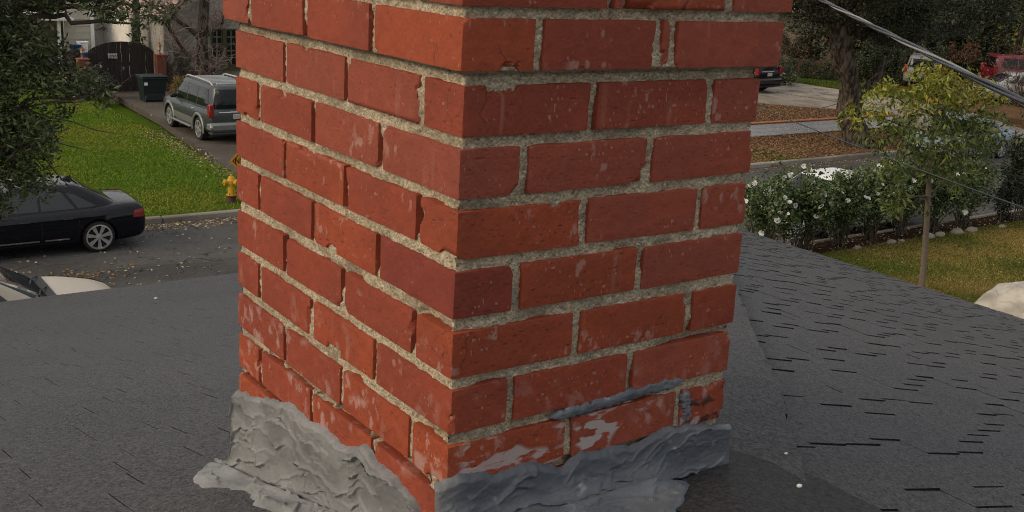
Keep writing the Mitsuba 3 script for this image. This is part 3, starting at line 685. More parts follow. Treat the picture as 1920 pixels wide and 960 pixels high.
    def handle(s, x, z, sides=(1, -1), bs='black_plastic'):
        for sd in sides:
            y = s.bodyy(x, z); s.part('door_handle', bbox(x - .10, x + .10, *sorted((sd * (y - .004), sd * (y + .03))), z - .016, z + .016, .012), bs, 30)
    def mirror(s, x, z, bs, sides=(1, -1)):
        for sd in sides:
            y = s.hw * .93; s.part('wing_mirror', bbox(x - .07, x + .09, *sorted((sd * y, sd * (y + .22))), z - .02, z + .13, .045), bs, 40)

SED = [(0, .80, .38, .80), (.04, .86, .30, .90), (.14, .92, .24, .985), (.5, .97, .20, 1.0), (1.0, 1, .18, .98), (2.2, 1, .17, .95), (3.2, 1, .17, .93), (3.6, .995, .18, .93), (4.2, .955, .19, .84), (4.5, .89, .22, .74), (4.62, .80, .28, .64), (4.68, .70, .36, .54)]
def sedan(name, label, paint_, loc, rot, detail=True, group=None, scale=.93):
    cab = (.90, 1.43, .42, 1.36, 3.58, 2.62, .80, .585)
    c = Car(name, label, 4.68, 1.82, SED, cab, [(1.02, .33, .39), (3.78, .33, .39)], paint_, loc, rot, group, scale=scale)
    c.side_glass([(1.46, .965), (2.12, .955), (2.12, 1.345), (1.72, 1.335)] , 'glass_tint')
    c.side_glass([(2.17, .955), (3.02, .95), (2.66, 1.31), (2.17, 1.345)], 'glass_tint')
    c.side_glass([(1.02, .985), (1.39, .97), (1.62, 1.315), (1.50, 1.28)], 'glass_tint', name='quarter_window')
    c.end_glass([(-.66, .97), (.66, .97), (.53, 1.36), (-.53, 1.36)], False, name='rear_window')
    c.end_glass([(-.70, .96), (.70, .96), (.56, 1.36), (-.56, 1.36)], True)
    if detail:
        for pts in ([(1.36, .93), (1.42, .62), (1.28, .52), (1.52, .30)], [(2.15, .94), (2.15, .28)], [(3.12, .92), (3.14, .30)], [(1.52, .30), (3.14, .30)]): c.seam(pts)
        c.handle(1.62, .775); c.handle(2.46, .765)
        c.side([(1.62, .345), (2.10, .345), (2.10, .375), (1.62, .375)], 'chrome', 'sill_trim'); c.side([(2.2, .345), (3.1, .345), (3.1, .375), (2.2, .375)], 'chrome', 'sill_trim')
        c.mirror(2.98, .93, paint_)
        c.part('cowl', bbox(3.40, 3.60, -.66, .66, .925, .972, .012), 'black_plastic', 30)
        for y0 in (-.30, .28): c.part('wiper', tube([(3.55, y0 + .30, .985), (3.40, y0 - .02, 1.035), (3.33, y0 - .30, 1.05)], .011, 6), 'black_plastic', 30)
        for sd in (1, -1): c.part('bonnet_seam', tube([(x, sd * (.735 - .04 * (x - 3.55)), float(c.ft(x)) * .992 + .002) for x in np.linspace(3.55, 4.5, 12)], .006, 6), 'black_plastic', 30)
        c.part('aerial_fin', trimesh.convex.convex_hull(np.array([[1.30, -.02, 1.41], [1.30, .02, 1.41], [1.55, -.015, 1.43], [1.55, .015, 1.43], [1.36, 0, 1.51], [1.33, 0, 1.51]])), 'black_plastic', 30)
    for sd in (1, -1):
        c.part('tail_light', c.panel(Polygon([(.035, .68), (.30, .70), (.26, .84), (.05, .86)]), lambda a, b, o: (a, sd * (c.bodyy(a, b) + o), b), .012, .05, .04), 'red_lens', 30)
        c.part('headlight', c.panel(Polygon([(4.25, .58), (4.58, .54), (4.56, .66), (4.28, .74)]), lambda a, b, o: (a, sd * (c.bodyy(a, b) + o), b), .008, .05, .05), 'lamp_glass', 30)
    c.part('tail_panel', box(-.012, .05, -.55, .55, .50, .60), 'black_plastic', False)
    c.wheels((1.02, 3.78), .335, .225, 7, True, .79)
    return c
PI_ = math.pi
# sedan at the far kerb, nose to the left
sedan('parked_sedan', 'black sedan with silver double-spoke wheels parked at the far kerb under the overhanging tree', 'paint_black', (5.56, 20.58, 0), PI_, scale=.90)
sedan('parked_sedan', 'cream sedan at the near kerb, only its windscreen and bonnet showing above the roof edge', 'paint_cream', (-.93, 14.88, 0), 0, scale=1.0)
sedan('parked_sedan', 'white sedan parked at the near kerb behind the white rose bushes', 'paint_white', (18.6, 15.4, 0), 0)
sedan('parked_sedan', 'pale blue sedan parked at the far kerb behind the young yellow-green tree', 'paint_blue', (35.6, 20.6, 0), PI_, detail=False)
sedan('parked_sedan', 'silver sedan far off at the right edge, beyond the pale blue sedan', 'paint_silver', (45.2, 27.6, PLAT - .02), -.55, detail=False)

def suv(name, label, paint_, trim_, loc, rot, L=4.75, detail=True, H=1.84, roofbars=True):
    st = [(0, .84, .46, .95), (.03, .90, .40, 1.07), (.12, .95, .36, 1.12), (.5, .985, .33, 1.12), (1.1, 1, .30, 1.11), (2.4, 1, .29, 1.09), (3.3, 1, .29, 1.07), (3.9, .985, .30, 1.04), (4.4, .93, .34, .97), (4.62, .86, .38, .88), (4.72, .78, .46, .74), (4.75, .7, .52, .68)]
    cab = (1.04, H - .03, .03, .16, 3.72, 2.96, .865, .70)
    c = Car(name, label, L, 1.88, st, cab, [(.98, .375, .45), (3.66, .375, .45)], paint_, loc, rot, scale=.92)
    gl = 'glass_dark'; T_ = H - .16
    c.side_glass([(.42, 1.14), (1.26, 1.12), (1.26, T_), (.52, T_), (.40, 1.30)], gl)
    c.side_glass([(1.32, 1.12), (2.12, 1.11), (2.12, T_), (1.32, T_)], gl)
    c.side_glass([(2.19, 1.11), (3.22, 1.09), (2.88, T_ - .02), (2.19, T_)], gl)
    c.end_glass([(-.76, 1.12), (.76, 1.12), (.64, T_ + .02), (-.64, T_ + .02)], False, gl, 'rear_window')
    c.end_glass([(-.72, 1.12), (.72, 1.12), (.6, T_), (-.6, T_)], True, gl)
    for sd in (1, -1):
        c.part('tail_light', bbox(-.035, .17, *sorted((sd * .775, sd * .935)), .86, 1.26, .025), 'red_lens', 40)
    if detail:
        for x in (.98, 3.66):
            for sd in (1, -1):
                n = 20; th = np.linspace(-.15, PI_ + .15, n); a = np.stack([x + .475 * np.cos(th), th * 0 + sd * .935, .375 + .475 * np.sin(th)], 1)
                m = tube(a, .055, 10); m.vertices = np.column_stack([m.vertices[:, 0], sd * .935 + (m.vertices[:, 1] - sd * .935) * .65, m.vertices[:, 2]]); c.part('wheel_flare', m, trim_, 50)
        for sd in (1, -1):
            c.part('running_board', bbox(1.50, 3.15, *sorted((sd * .80, sd * 1.02)), .34, .40, .02), trim_, 30)
            c.side([(1.46, .46), (3.16, .46), (3.16, .66), (1.46, .66)], trim_, 'door_cladding', (sd,), .012)
            c.part('roof_rail', tube(spline([(.45, sd * .63, H - .06), (.60, sd * .64, H + .015), (.9, sd * .645, H + .035), (1.6, sd * .645, H + .045), (2.4, sd * .63, H + .03), (2.70, sd * .62, H + .005), (2.85, sd * .61, H - .07)], 30), .028, 10), 'paint_silver', 50)
        for i in range(7):
            x = .45 + i * .32; c.part('roof_slat', bbox(x, x + .10, -.50, .50, H - .035, H + .012, .01), 'paint_silver', 30)
        c.part('rear_bumper', bbox(-.13, .30, -.93, .93, .42, .70, .07), trim_, 40)
        c.part('lower_bumper', bbox(-.09, .26, -.90, .90, .30, .43, .05), paint_, 40)
        c.part('tailgate_trim', bbox(-.035, .06, -.30, .62, .99, 1.03, .012), 'chrome', 30)
        pk = c.part('number_plate', bbox(-.04, .05, -.17, .17, .80, .955, .01), 'lamp_glass', 30)
        for pts in ([(1.29, 1.10), (1.29, .75)], [(2.155, 1.09), (2.155, .42)], [(3.28, 1.06), (3.30, .42)], [(1.46, .55), (1.40, .80), (1.29, .90)]): c.seam(pts)
        c.handle(1.47, .96, bs='chrome'); c.handle(2.40, .95, bs='chrome'); c.mirror(3.05, 1.10, 'black_plastic')
    c.wheels((.98, 3.66), .375, .25, 6)
    return c
sv = suv('parked_suv', 'grey SUV with silver roof rails and red tail lights parked on the asphalt driveway', 'paint_grey', 'paint_grey_light', (11.04, 29.1, .125), PI_ / 2 + .012)
suv('parked_suv', 'black SUV seen from behind on the concrete driveway, just right of the chimney', 'paint_black', 'paint_black', (35.95, 31.7, PLAT), PI_ / 2 + .10, H=1.70)
suv('parked_suv', 'dark red SUV at the far right edge behind bare twigs', 'paint_red', 'paint_red', (51.4, 31.2, PLAT - .02), -.62, detail=False)
suv('parked_suv', 'grey van seen end on behind the top of the young yellow-green tree', 'paint_van', 'paint_van', (45.9, 31.1, PLAT - .02), .62, detail=False, H=1.72)

# ------------------------------------------------------------------ houses across the street
def window(parent, x0, x1, z0, z1, y, cols, rows, frame_bs, bar_bs=None, fw=.05, pane_bs='glass_dark'):
    """a window in a wall facing the street (-y): frame, panes, glazing bars"""
    fr = cat([box(x0 - fw, x1 + fw, y - .05, y + .04, z1, z1 + fw), box(x0 - fw, x1 + fw, y - .07, y + .04, z0 - fw, z0), box(x0 - fw, x0, y - .05, y + .04, z0, z1), box(x1, x1 + fw, y - .05, y + .04, z0, z1)])
    w = add('window', fr, frame_bs, parent=parent)
    b = .014
    for i in range(cols):
        for j in range(rows):
            a0, a1 = x0 + (x1 - x0) * i / cols, x0 + (x1 - x0) * (i + 1) / cols; c0, c1 = z0 + (z1 - z0) * j / rows, z0 + (z1 - z0) * (j + 1) / rows
            add('pane', box(a0 + b, a1 - b, y - .012, y + .0, c0 + b, c1 - b), pane_bs, parent=w)
    bars = [box(x0 + (x1 - x0) * i / cols - b, x0 + (x1 - x0) * i / cols + b, y - .035, y + .03, z0, z1) for i in range(1, cols)]
    bars += [box(x0, x1, y - .034, y + .03, z0 + (z1 - z0) * j / rows - b, z0 + (z1 - z0) * j / rows + b) for j in range(1, rows)]
    if bars: add('glazing_bar', cat(bars), bar_bs or frame_bs, parent=w)
    return w
wh = thing('white_house', 'white stucco house behind the dark gate, with a barred window and a brown casement', 'house')
add('wall', box(12.46, 22, 50, 60, 0, 3.6), 'stucco', parent=wh)
window(wh, 13.03, 13.47, 1.19, 1.95, 49.99, 2, 3, 'white_paint', 'white_paint', .03, 'glass_tint')
window(wh, 13.55, 13.82, 1.08, 1.95, 49.985, 1, 1, 'brown_frame', fw=.06)
add('drain_pipe', tube([(12.52, 49.93, 0), (12.52, 49.93, 3.5)], .035, 10), 'white_paint', True, parent=wh)
rf = trimesh.Trimesh([[12.0, 49.4, 3.55], [22.5, 49.4, 3.55], [22.5, 55, 6.2], [12, 55, 6.2], [12.0, 60.6, 3.55], [22.5, 60.6, 3.55]], [[0, 1, 2], [0, 2, 3], [3, 2, 5], [3, 5, 4], [0, 3, 4], [1, 5, 2], [0, 4, 5], [0, 5, 1]], process=False)
add('roof', rf, 'roof_pink', parent=wh)
pr = trimesh.Trimesh([[15.1, 48.6, 2.35], [19, 48.6, 2.35], [19, 49.98, 3.5], [15.1, 49.98, 3.5], [15.1, 48.6, 2.28], [19, 48.6, 2.28], [19, 49.98, 3.4], [15.1, 49.98, 3.4]], [[0, 1, 2], [0, 2, 3], [4, 7, 6], [4, 6, 5], [0, 4, 5], [0, 5, 1], [0, 3, 7], [0, 7, 4], [1, 5, 6], [1, 6, 2]], process=False)
add('porch_roof', pr, 'roof_pink', parent=wh)
wg = thing('sided_house', 'beige weatherboarded house wall above the blue containers, left of the white house', 'house')
add('wall', box(10.66, 11.62, 47.02, 55, 0, 5.2), 'siding', parent=wg)
for i in range(19):
    z = .05 + i * .27
    pts = np.array([[10.62, 47.02, z], [11.68, 47.02, z], [11.68, 46.965, z], [10.62, 46.965, z], [10.62, 47.02, z + .275], [11.68, 47.02, z + .275], [11.68, 46.995, z + .275], [10.62, 46.995, z + .275]])
    add('board', trimesh.convex.convex_hull(pts), 'siding', parent=wg)
add('corner_trim', box(11.66, 11.80, 46.93, 47.1, 0, 5.2), 'white_paint', parent=wg)
add('side_wall', box(7.5, 10.60, 47.3, 55, 0, 2.3), 'post_wood', parent=wg)
add('porch_post', box(10.28, 10.40, 46.6, 46.72, 0, 2.2), 'white_paint', parent=wg)
add('eave', cat([box(7.4, 10.85, 46.3, 47.0, 2.2, 2.30), box(7.4, 10.7, 46.4, 46.95, 2.30, 2.48)]), 'white_paint', parent=wg)
sh = thing('stone_house', 'grey stone house with an olive casement window, behind the SUV and the bare tree', 'house')
gab = Polygon([(12.52, -.1), (19.2, -.1), (19.2, 2.7), (15.86, 6.35), (12.52, 2.7)])
m = extrude(gab, 8.0); m.vertices = np.column_stack([m.vertices[:, 0], 48.2 - m.vertices[:, 2], m.vertices[:, 1]]); m.fix_normals()
add('wall', m, 'stucco', parent=sh)
for sgn in (-1, 1):
    a = np.array([15.86, 6.40]); b = np.array([15.86 + sgn * 3.42, 2.67]); nn = np.array([0, .06])
    pts = np.array([[p[0], y, p[1]] for y in (40.17, 48.5) for p in (a, b, b + nn, a + nn)])
    add('roof_slope', trimesh.convex.convex_hull(pts), 'roof_pink', parent=sh)
window(sh, 14.36, 14.70, 1.10, 2.40, 40.17, 2, 5, 'olive_frame', 'bar_grey', .05)
window(sh, 14.92, 15.26, 1.10, 2.40, 40.17, 2, 5, 'olive_frame', 'bar_grey', .05)
add('mullion', box(14.76, 14.86, 40.06, 40.2, 1.04, 2.46), 'olive_frame', parent=sh)
add('sill', box(14.2, 15.5, 40.0, 40.2, .93, 1.03), 'olive_frame', parent=sh)
# far right: pale house and low fence in shade
fh = thing('beige_house', 'beige house wall with a dark post, in deep shade behind the leaning oak', 'house')
yaw = -.83
def fbox(*a): return rotz(box(*a), yaw, (47.6, 41.2, .5))
add('wall', fbox(-6, 9, 0, 6, 0, 3.4), 'beige', parent=fh)
add('porch_post', fbox(1.25, 1.40, -.5, -.35, 0, 2.8), 'black_plastic', parent=fh)
add('roof', fbox(-7, 10, -.9, 7, 3.0, 3.2), 'roof_pink', parent=fh)
lf = thing('board_fence', 'low dark brown board fence behind the shaded hedge, right of the black SUV', 'fence')
for i in range(24): add('board', rotz(bbox(-3 + i * .25, -3 + i * .25 + .235, -.03, .02, -.1, .80 + .015 * (i % 3), .01), yaw, (43.9, 37.0, PLAT)), 'rust_iron', parent=lf)

# ------------------------------------------------------------------ gate, pillars, bins
gt = thing('wooden_gate', 'dark arched double gate of upright boards carrying a small sign', 'gate')
rg = rng_(21); n = 16; xs = np.linspace(9.80, 12.16, n + 1)
for i in range(n):
    a, b = xs[i], xs[i + 1] - (.004 if rg.random() < .6 else .014)
    arch = lambda x: 1.36 + .60 * math.sqrt(max(0, 1 - ((x - 10.98) / 1.28) ** 2))
    pl = Polygon([(a, .03), (b, .03), (b, arch(b)), ((a + b) / 2, arch((a + b) / 2)), (a, arch(a))])
    m = extrude(pl, .035); m.vertices = np.column_stack([m.vertices[:, 0], 40.30 + rg.normal(0, .004) - m.vertices[:, 2], m.vertices[:, 1]]); m.fix_normals()
    add('board', m, 'dark_wood', parent=gt)
for z in (.35, 1.1):
    add('rail', bbox(9.80, 10.96, 40.31, 40.36, z, z + .12, .01), 'dark_wood', parent=gt); add('rail', bbox(10.99, 12.16, 40.31, 40.36, z, z + .12, .01), 'dark_wood', parent=gt)
add('latch', bbox(11.0, 11.06, 40.22, 40.27, .92, 1.04, .008), 'chrome', parent=gt)
sk = add('sign', box(10.47, 10.84, 40.235, 40.25, 1.33, 1.57), 'black_plastic', parent=gt); tag(sk, 'small dark sign with two lines of pale capitals')
for txt, z, h in (('BEWARE', 1.465, .075), ('OF THE DOG', 1.36, .070)):
    t = meshkit.text_mesh(txt, h, .004, True); w_ = t.bounds[1][0] - t.bounds[0][0]; sc = .33 / w_
    v = t.vertices; t.vertices = np.column_stack([10.49 + (v[:, 0] - t.bounds[0][0]) * sc, 40.235 - v[:, 2], z + v[:, 1]]); t.fix_normals()
    add('lettering', t, 'white_paint', parent=sk)
def pillar(x0, x1, top, label):
    p = thing('gate_pillar', label, 'pillar', None); y0, y1 = 40.05, 40.40
    add('mortar', box(x0 + .012, x1 - .012, y0 + .012, y1 - .012, 0, top), 'pillar_mortar', parent=p)
    h = .075; k = 0
    while k * h < top - .05:
        z = .02 + k * h; off = .5 if k % 2 else 0; wd = x1 - x0
        cuts = [x0, x0 + wd * (.36 if k % 2 else .64), x1]
        for a, b in zip(cuts[:-1], cuts[1:]): add('brick', box(a + .004, b - .004, y0, y0 + .1, z, z + h - .012), 'pillar_brick', parent=p)
        add('brick', box(x0, x0 + .1, y0 + .108, y1 - .004, z, z + h - .012), 'pillar_brick', parent=p)
        k += 1
    add('cap', bbox(x0 - .03, x1 + .03, y0 - .03, y1 + .03, top, top + .05, .015), 'pillar_brick', parent=p)
    return p
def lantern(x, z, label):
    l = thing('gate_lantern', label, 'lantern'); y = 40.22
    add('base', lathe([(.0, z), (.055, z), (.05, z + .03), (.022, z + .06), (.022, z + .12), (.05, z + .14), (0, z + .15)], 12) .apply_translation([x, y, 0]), 'copper', 30, parent=l)
    add('lamp_shade', lathe([(0, z + .14), (.05, z + .15), (.085, z + .30), (0, z + .30)], 6).apply_translation([x, y, 0]), 'lamp_glass', parent=l)
    add('cap', lathe([(.0, z + .30), (.115, z + .295), (.05, z + .37), (.02, z + .39), (.018, z + .44), (0, z + .45)], 6).apply_translation([x, y, 0]), 'copper', parent=l)
pillar(12.20, 12.55, 1.45, 'red brick gate pillar between the dark gate and the stone house')
pillar(9.42, 9.79, 1.32, 'red brick gate pillar at the left of the dark gate, half hidden by the rose shrub')
lantern(12.36, 1.50, 'small copper lantern on the brick pillar right of the gate')
lantern(9.60, 1.37, 'small copper lantern on the brick pillar left of the gate')
for x, y, tz, lab in ((12.08, 42.0, 4.2, 'weathered timber post behind the gate, left one of the two'), (12.68, 42.0, 4.2, 'weathered timber post behind the gate, right one of the two beside the pillar')):
    p = thing('timber_post', lab, 'post'); add('shaft', bbox(x - .10, x + .10, y - .1, y + .1, 0, tz, .015), 'post_wood', parent=p); add('cap', bbox(x - .13, x + .13, y - .13, y + .13, tz, tz + .05, .01), 'post_wood', parent=p)
def tub(name, label, x0, x1, y, z0, z1, bs, cat_='container', base=None):
    t = thing(name, label, cat_); d = .45
    pts = np.array([[x, yy_, z] for z, q in ((z0, .04), (z1, 0)) for x in (x0 + q, x1 - q) for yy_ in (y + q, y + d - q)])
    add('bin', trimesh.convex.convex_hull(pts), bs, parent=t); add('rim', cat([box(x0 - .02, x1 + .02, y - .02, y + .02, z1 - .03, z1 + .015), box(x0 - .02, x0 + .02, y + .02, y + d, z1 - .03, z1 + .015), box(x1 - .02, x1 + .02, y + .02, y + d, z1 - .03, z1 + .015)]), bs, parent=t)
tb = thing('work_bench', 'dark bench behind the gate carrying the blue containers', 'bench'); add('bench_top', box(10.3, 12.1, 45.6, 46.5, .42, .48), 'dark_wood', parent=tb)
for x in (10.4, 12.0):
    for y in (45.7, 46.4): add('leg', box(x - .05, x + .05, y - .05, y + .05, 0, .42), 'dark_wood', parent=tb)
tub('storage_tub', 'small blue tub with tapered sides, highest of the blue containers', 10.68, 11.02, 46.0, 1.0, 1.24, 'bin_blue')
tub('storage_crate', 'grey box standing against the beige weatherboards beside the small blue tub', 11.0, 11.34, 46.2, .48, 1.35, 'pale_wall')
tub('storage_crate', 'crate that carries the small blue tub, left of the grey box', 10.66, 10.97, 46.0, .48, .99, 'dark_wood')
tub('storage_tub', 'long blue container just above the left shoulder of the gate', 11.06, 12.05, 45.65, .48, .95, 'bin_blue')
# wheeled refuse cart
ct = thing('refuse_cart', 'dark green wheeled refuse cart standing in front of the right half of the gate', 'bin'); cx, cy = 11.28, 37.75
def taper(x0, x1, y0, y1, z0, z1, q): return trimesh.convex.convex_hull(np.array([[x, y, z] for z, p in ((z0, q), (z1, 0)) for x in (x0 + p, x1 - p) for y in (y0 + p * 1.4, y1 - p)]))
add('bin', taper(cx - .42, cx + .42, cy - .36, cy + .36, .14, .98, .08), 'cart_green', parent=ct)
add('rim', bbox(cx - .45, cx + .45, cy - .39, cy + .39, .94, 1.0, .015), 'cart_green', parent=ct)
add('lid', bbox(cx - .46, cx + .46, cy - .40, cy + .40, 1.003, 1.05, .02), 'cart_green', parent=ct)
add('lower_panel', bbox(cx - .26, cx + .34, cy - .30, cy - .2, .20, .42, .02), 'cart_green', parent=ct)
add('label_plate', box(cx - .37, cx - .26, cy - .362, cy - .3, .74, .84), 'white_paint', parent=ct)
for sd in (-1, 1):
    m = lathe([(0, -.04), (.13, -.04), (.14, -.03), (.14, .03), (.13, .04), (0, .04)], 20, 'y'); m.vertices = m.vertices[:, [1, 0, 2]]; m.invert(); m.apply_translation([cx + sd * .30, cy - .20, .265]); add('wheel', m, 'rubber', 30, parent=ct)

# ------------------------------------------------------------------ hydrant, road sign
hy = thing('fire_hydrant', 'yellow fire hydrant on a rusty base beside the far kerb', 'hydrant'); hx, hyy = 8.22, 22.3
def hl(prof, n=20): return lathe(prof, n).apply_translation([hx, hyy, .12])
add('base', hl([(0, 0), (.13, 0), (.13, .03), (.095, .04), (.09, .14), (.12, .15), (.12, .17), (0, .17)]), 'rust_iron', 30, parent=hy)
add('barrel', hl([(.0, .17), (.125, .175), (.125, .20), (.085, .21), (.08, .42), (.105, .43), (.105, .52), (.085, .54), (.08, .56), (.055, .60), (0, .615)]), 'hydrant_yellow', 30, parent=hy)
add('cap_nut', hl([(0, .61), (.025, .61), (.025, .655), (0, .655)], 6), 'hydrant_yellow', parent=hy)
for ang in (0.0, PI_, -PI_ / 2 + .5):
    m = lathe([(0, .06), (.055, .06), (.055, .14), (.07, .145), (.07, .175), (.03, .18), (.03, .20), (0, .20)], 14)
    v = m.vertices[:, [2, 0, 1]]; m.vertices = v; m = rotz(m, ang, (hx, hyy, .12 + .475)); add('outlet', m, 'hydrant_yellow', 30, parent=hy)
for i in range(8):
    a = i * PI_ / 4; add('flange_bolt', lathe([(0, .195), (.014, .195), (.014, .225), (0, .225)], 6).apply_translation([hx + .108 * math.cos(a), hyy + .108 * math.sin(a), .12]), 'rust_iron', parent=hy)
sg = thing('road_sign', 'yellow diamond road sign on a post, nearly hidden behind the left edge of the chimney', 'sign'); sx, sz = 8.84, .95
add('post', tube([(sx, 22.9, 0), (sx, 22.9, 1.5)], .03, 10), 'alloy', 30, parent=sg)
dm = extrude(Polygon([(-.42, 0), (0, -.42), (.42, 0), (0, .42)]).buffer(.02), .006); dm.vertices = np.column_stack([sx + dm.vertices[:, 0], 22.86 - dm.vertices[:, 2], sz + dm.vertices[:, 1]]); dm.fix_normals()
pk = add('plate', dm, 'sign_yellow', parent=sg)
tx = meshkit.text_mesh('N', .12, .003, True); tx.vertices = np.column_stack([sx - .33 + tx.vertices[:, 0] * 1.0, 22.853 - tx.vertices[:, 2], sz - .06 + tx.vertices[:, 1]]); tx.fix_normals(); add('lettering', tx, 'black_plastic', parent=pk)
for q in (.385,):
    o_ = Polygon([(-q, 0), (0, -q), (q, 0), (0, q)]); i_ = Polygon([(-q + .03, 0), (0, -q + .03), (q - .03, 0), (0, q - .03)])
    m = extrude(o_.difference(i_), .003); m.vertices = np.column_stack([sx + m.vertices[:, 0], 22.853 - m.vertices[:, 2], sz + m.vertices[:, 1]]); m.fix_normals(); add('border', m, 'black_plastic', parent=pk)

# ------------------------------------------------------------------ retaining wall on the right
rw = thing('retaining_wall', 'low white painted block wall with a red brick coping, holding the mulch bed', 'wall'); rg = rng_(31)
add('core', box(27.0, 36.5, 25.40, 25.58, 0, .52), 'pale_wall', parent=rw)
for j in range(3):
    x = 27.0 - (.2 if j % 2 else 0)
    while x < 36.5:
        a, b = max(x, 27.0), min(x + .40, 36.5)
        if b - a > .05: add('block', bbox(a + .003, b - .003, 25.345 + rg.normal(0, .002), 25.40, .11 + j * .145, .11 + j * .145 + .14, .006), 'pale_wall', parent=rw)
        x += .40
x = 27.0
while x < 36.45:
    add('coping_brick', bbox(x + .004, x + .206, 25.32 + rg.normal(0, .003), 25.60, .548, .60 + rg.normal(0, .003), .008), 'coping', parent=rw); x += .21

# ------------------------------------------------------------------ foliage
def leaf_mesh(P, rng, ln, wd, cols, droop=.0, cvar=.25, up=None):
    """two-triangle leaves at points P with random headings; cols: list of colours with weights"""
    n = len(P)
    d = rng.normal(0, 1, (n, 3)); d[:, 2] = d[:, 2] * .7 - droop; d /= np.linalg.norm(d, axis=1, keepdims=True)
    r = rng.normal(0, 1, (n, 3)); s = np.cross(d, r); s /= np.linalg.norm(s, axis=1, keepdims=True); nn = np.cross(s, d)
    l = ln * rng.uniform(.65, 1.25, (n, 1)); w = wd * rng.uniform(.7, 1.2, (n, 1))
    a, b = P, P + d * l; m = P + d * l * .45
    v = np.stack([a, m + s * w * .5 + nn * w * .18, b, m - s * w * .5 + nn * w * .18], 1).reshape(-1, 3)
    i = np.arange(n)[:, None] * 4
    f = np.vstack([i + [0, 1, 2], i + [0, 2, 3]])
    cc = np.array([c for c, _ in cols]); wt = np.array([w_ for _, w_ in cols]); wt = wt / wt.sum()
    c = cc[rng.choice(len(cc), n, p=wt)] * rng.uniform(1 - cvar, 1 + cvar, (n, 1))
    return v, f, np.repeat(c, 4, 0)
def clump_points(clumps, n, rng, shell=.5, sub=14, subr=.35):
    """clumps: (x, y, z, rx, ry, rz); points gather on sub-clumps so that light and dark masses form"""
    C = np.array(clumps, float); vol = C[:, 3] * C[:, 4] * C[:, 5]; ids = rng.choice(len(C), n // 1, p=vol / vol.sum())
    subs = []
    for c in C:
        q = rng.normal(0, 1, (sub, 3)); q /= np.linalg.norm(q, axis=1, keepdims=True); q *= rng.uniform(shell, 1, (sub, 1)) ** .6; subs.append(c[:3] + q * c[3:])
    subs = np.array(subs); pick = rng.integers(0, sub, n); base = subs[ids, pick]
    q = rng.normal(0, 1, (n, 3)); q /= np.linalg.norm(q, axis=1, keepdims=True); q *= rng.random((n, 1)) ** .45
    return base + q * C[ids, 3:] * subr
def limbs(root, ends, r0, r1, rng, n=10, amp=.05):
    return cat([tube(jitter_path(root, e, n, amp, rng), np.linspace(r0, r1, n), 7) for e in ends])

# left street tree, trunk just outside the frame
rg = rng_(41)
lt = thing('leafy_tree', 'dense dark green tree with narrow leaves overhanging from the left edge above the black sedan', 'tree')
def ptw(x, y, t):
    d = R @ np.array([(x - 960) / 2067.1, (y - 480) / 2067.1, 1]); return CAM + d / np.linalg.norm(d) * t
LC = [(1.94, 12.3, 3.15, .75, .5, .41), (1.44, 12.74, 3.91, .89, .8, .89), (2.26, 12.38, 3.93, .61, .6, .54), (2.66, 12.11, 4.1, .33, .35, .20), (2.05, 12.71, 4.57, .62, .6, .48), (2.24, 12.92, 5.05, .56, .6, .42), (2.27, 12.11, 3.57, .33, .4, .30), (1.76, 12.06, 2.84, .30, .35, .15), (1.34, 12.41, 3.17, .61, .6, .54),
      (1.41, 12.84, 4.74, .69, .7, .69), (2.28, 12.45, 4.48, .34, .35, .27), (2.48, 12.37, 4.24, .27, .3, .20), (1.96, 12.81, 3.63, .70, .7, .63), (.6, 12.8, 4.2, 1.0, 1.0, 1.1), (1.0, 13, 5.8, 1.3, 1.2, .8), (2.1, 12.6, 5.75, .8, .7, .4)]
LB = [(2.65, 12.41, 5.09, .47, .3, .12), (3.1, 12.29, 5.02, .34, .3, .17), (3.27, 12.23, 4.84, .14, .2, .20), (3.39, 12.21, 5.06, .30, .3, .15), (2.44, 12.47, 5.22, .47, .4, .20), (2.94, 12.35, 5.27, .47, .3, .17), (3.68, 12.13, 5.31, .41, .3, .17), (2.86, 12.34, 4.82, .08, .1, .10)]
# hanging parts sit further left
LC = [(c_[0] - (.30 if c_[2] < 4.0 else .0 if c_[2] < 4.3 else .12 if c_[2] < 5 else .35),) + c_[1:] for c_ in LC]
tr = jitter_path((-.3, 12.9, 0), (.3, 12.8, 3.7), 8, .05, rg)
add('trunk', tube(tr, np.linspace(.26, .17, 8), 12), 'bark', True, parent=lt)
add('limb', cat([limbs((.3, 12.8, 3.6), [c[:3] for c in LC], .06, .010, rg, 12, .06), limbs((1.6, 12.75, 5.0), [(2.70, 12.41, 5.16), (3.42, 12.21, 5.12), (3.25, 12.23, 4.9), (3.7, 12.13, 5.3)], .055, .010, rg, 14, .03),
     cat([tube(jitter_path(c[:3], np.array(c[:3]) + rg.normal(0, 1, 3) * c[3:] * .9, 5, .03, rg), np.linspace(.012, .004, 5), 5) for c in LC for _ in range(9)])]), 'twig', True, parent=lt)
GR = [((.064, .086, .030), 4), ((.095, .120, .044), 3), ((.034, .048, .020), 3), ((.16, .18, .08), 1)]
P = np.vstack([clump_points(LC, 44000, rg, .3, 30, .30), clump_points(LB, 1900, rg, .2, 14, .35)])
v, f, c = leaf_mesh(P, rg, .095, .030, GR); add('crown', (v, f), 'leaf', color=c, parent=lt)

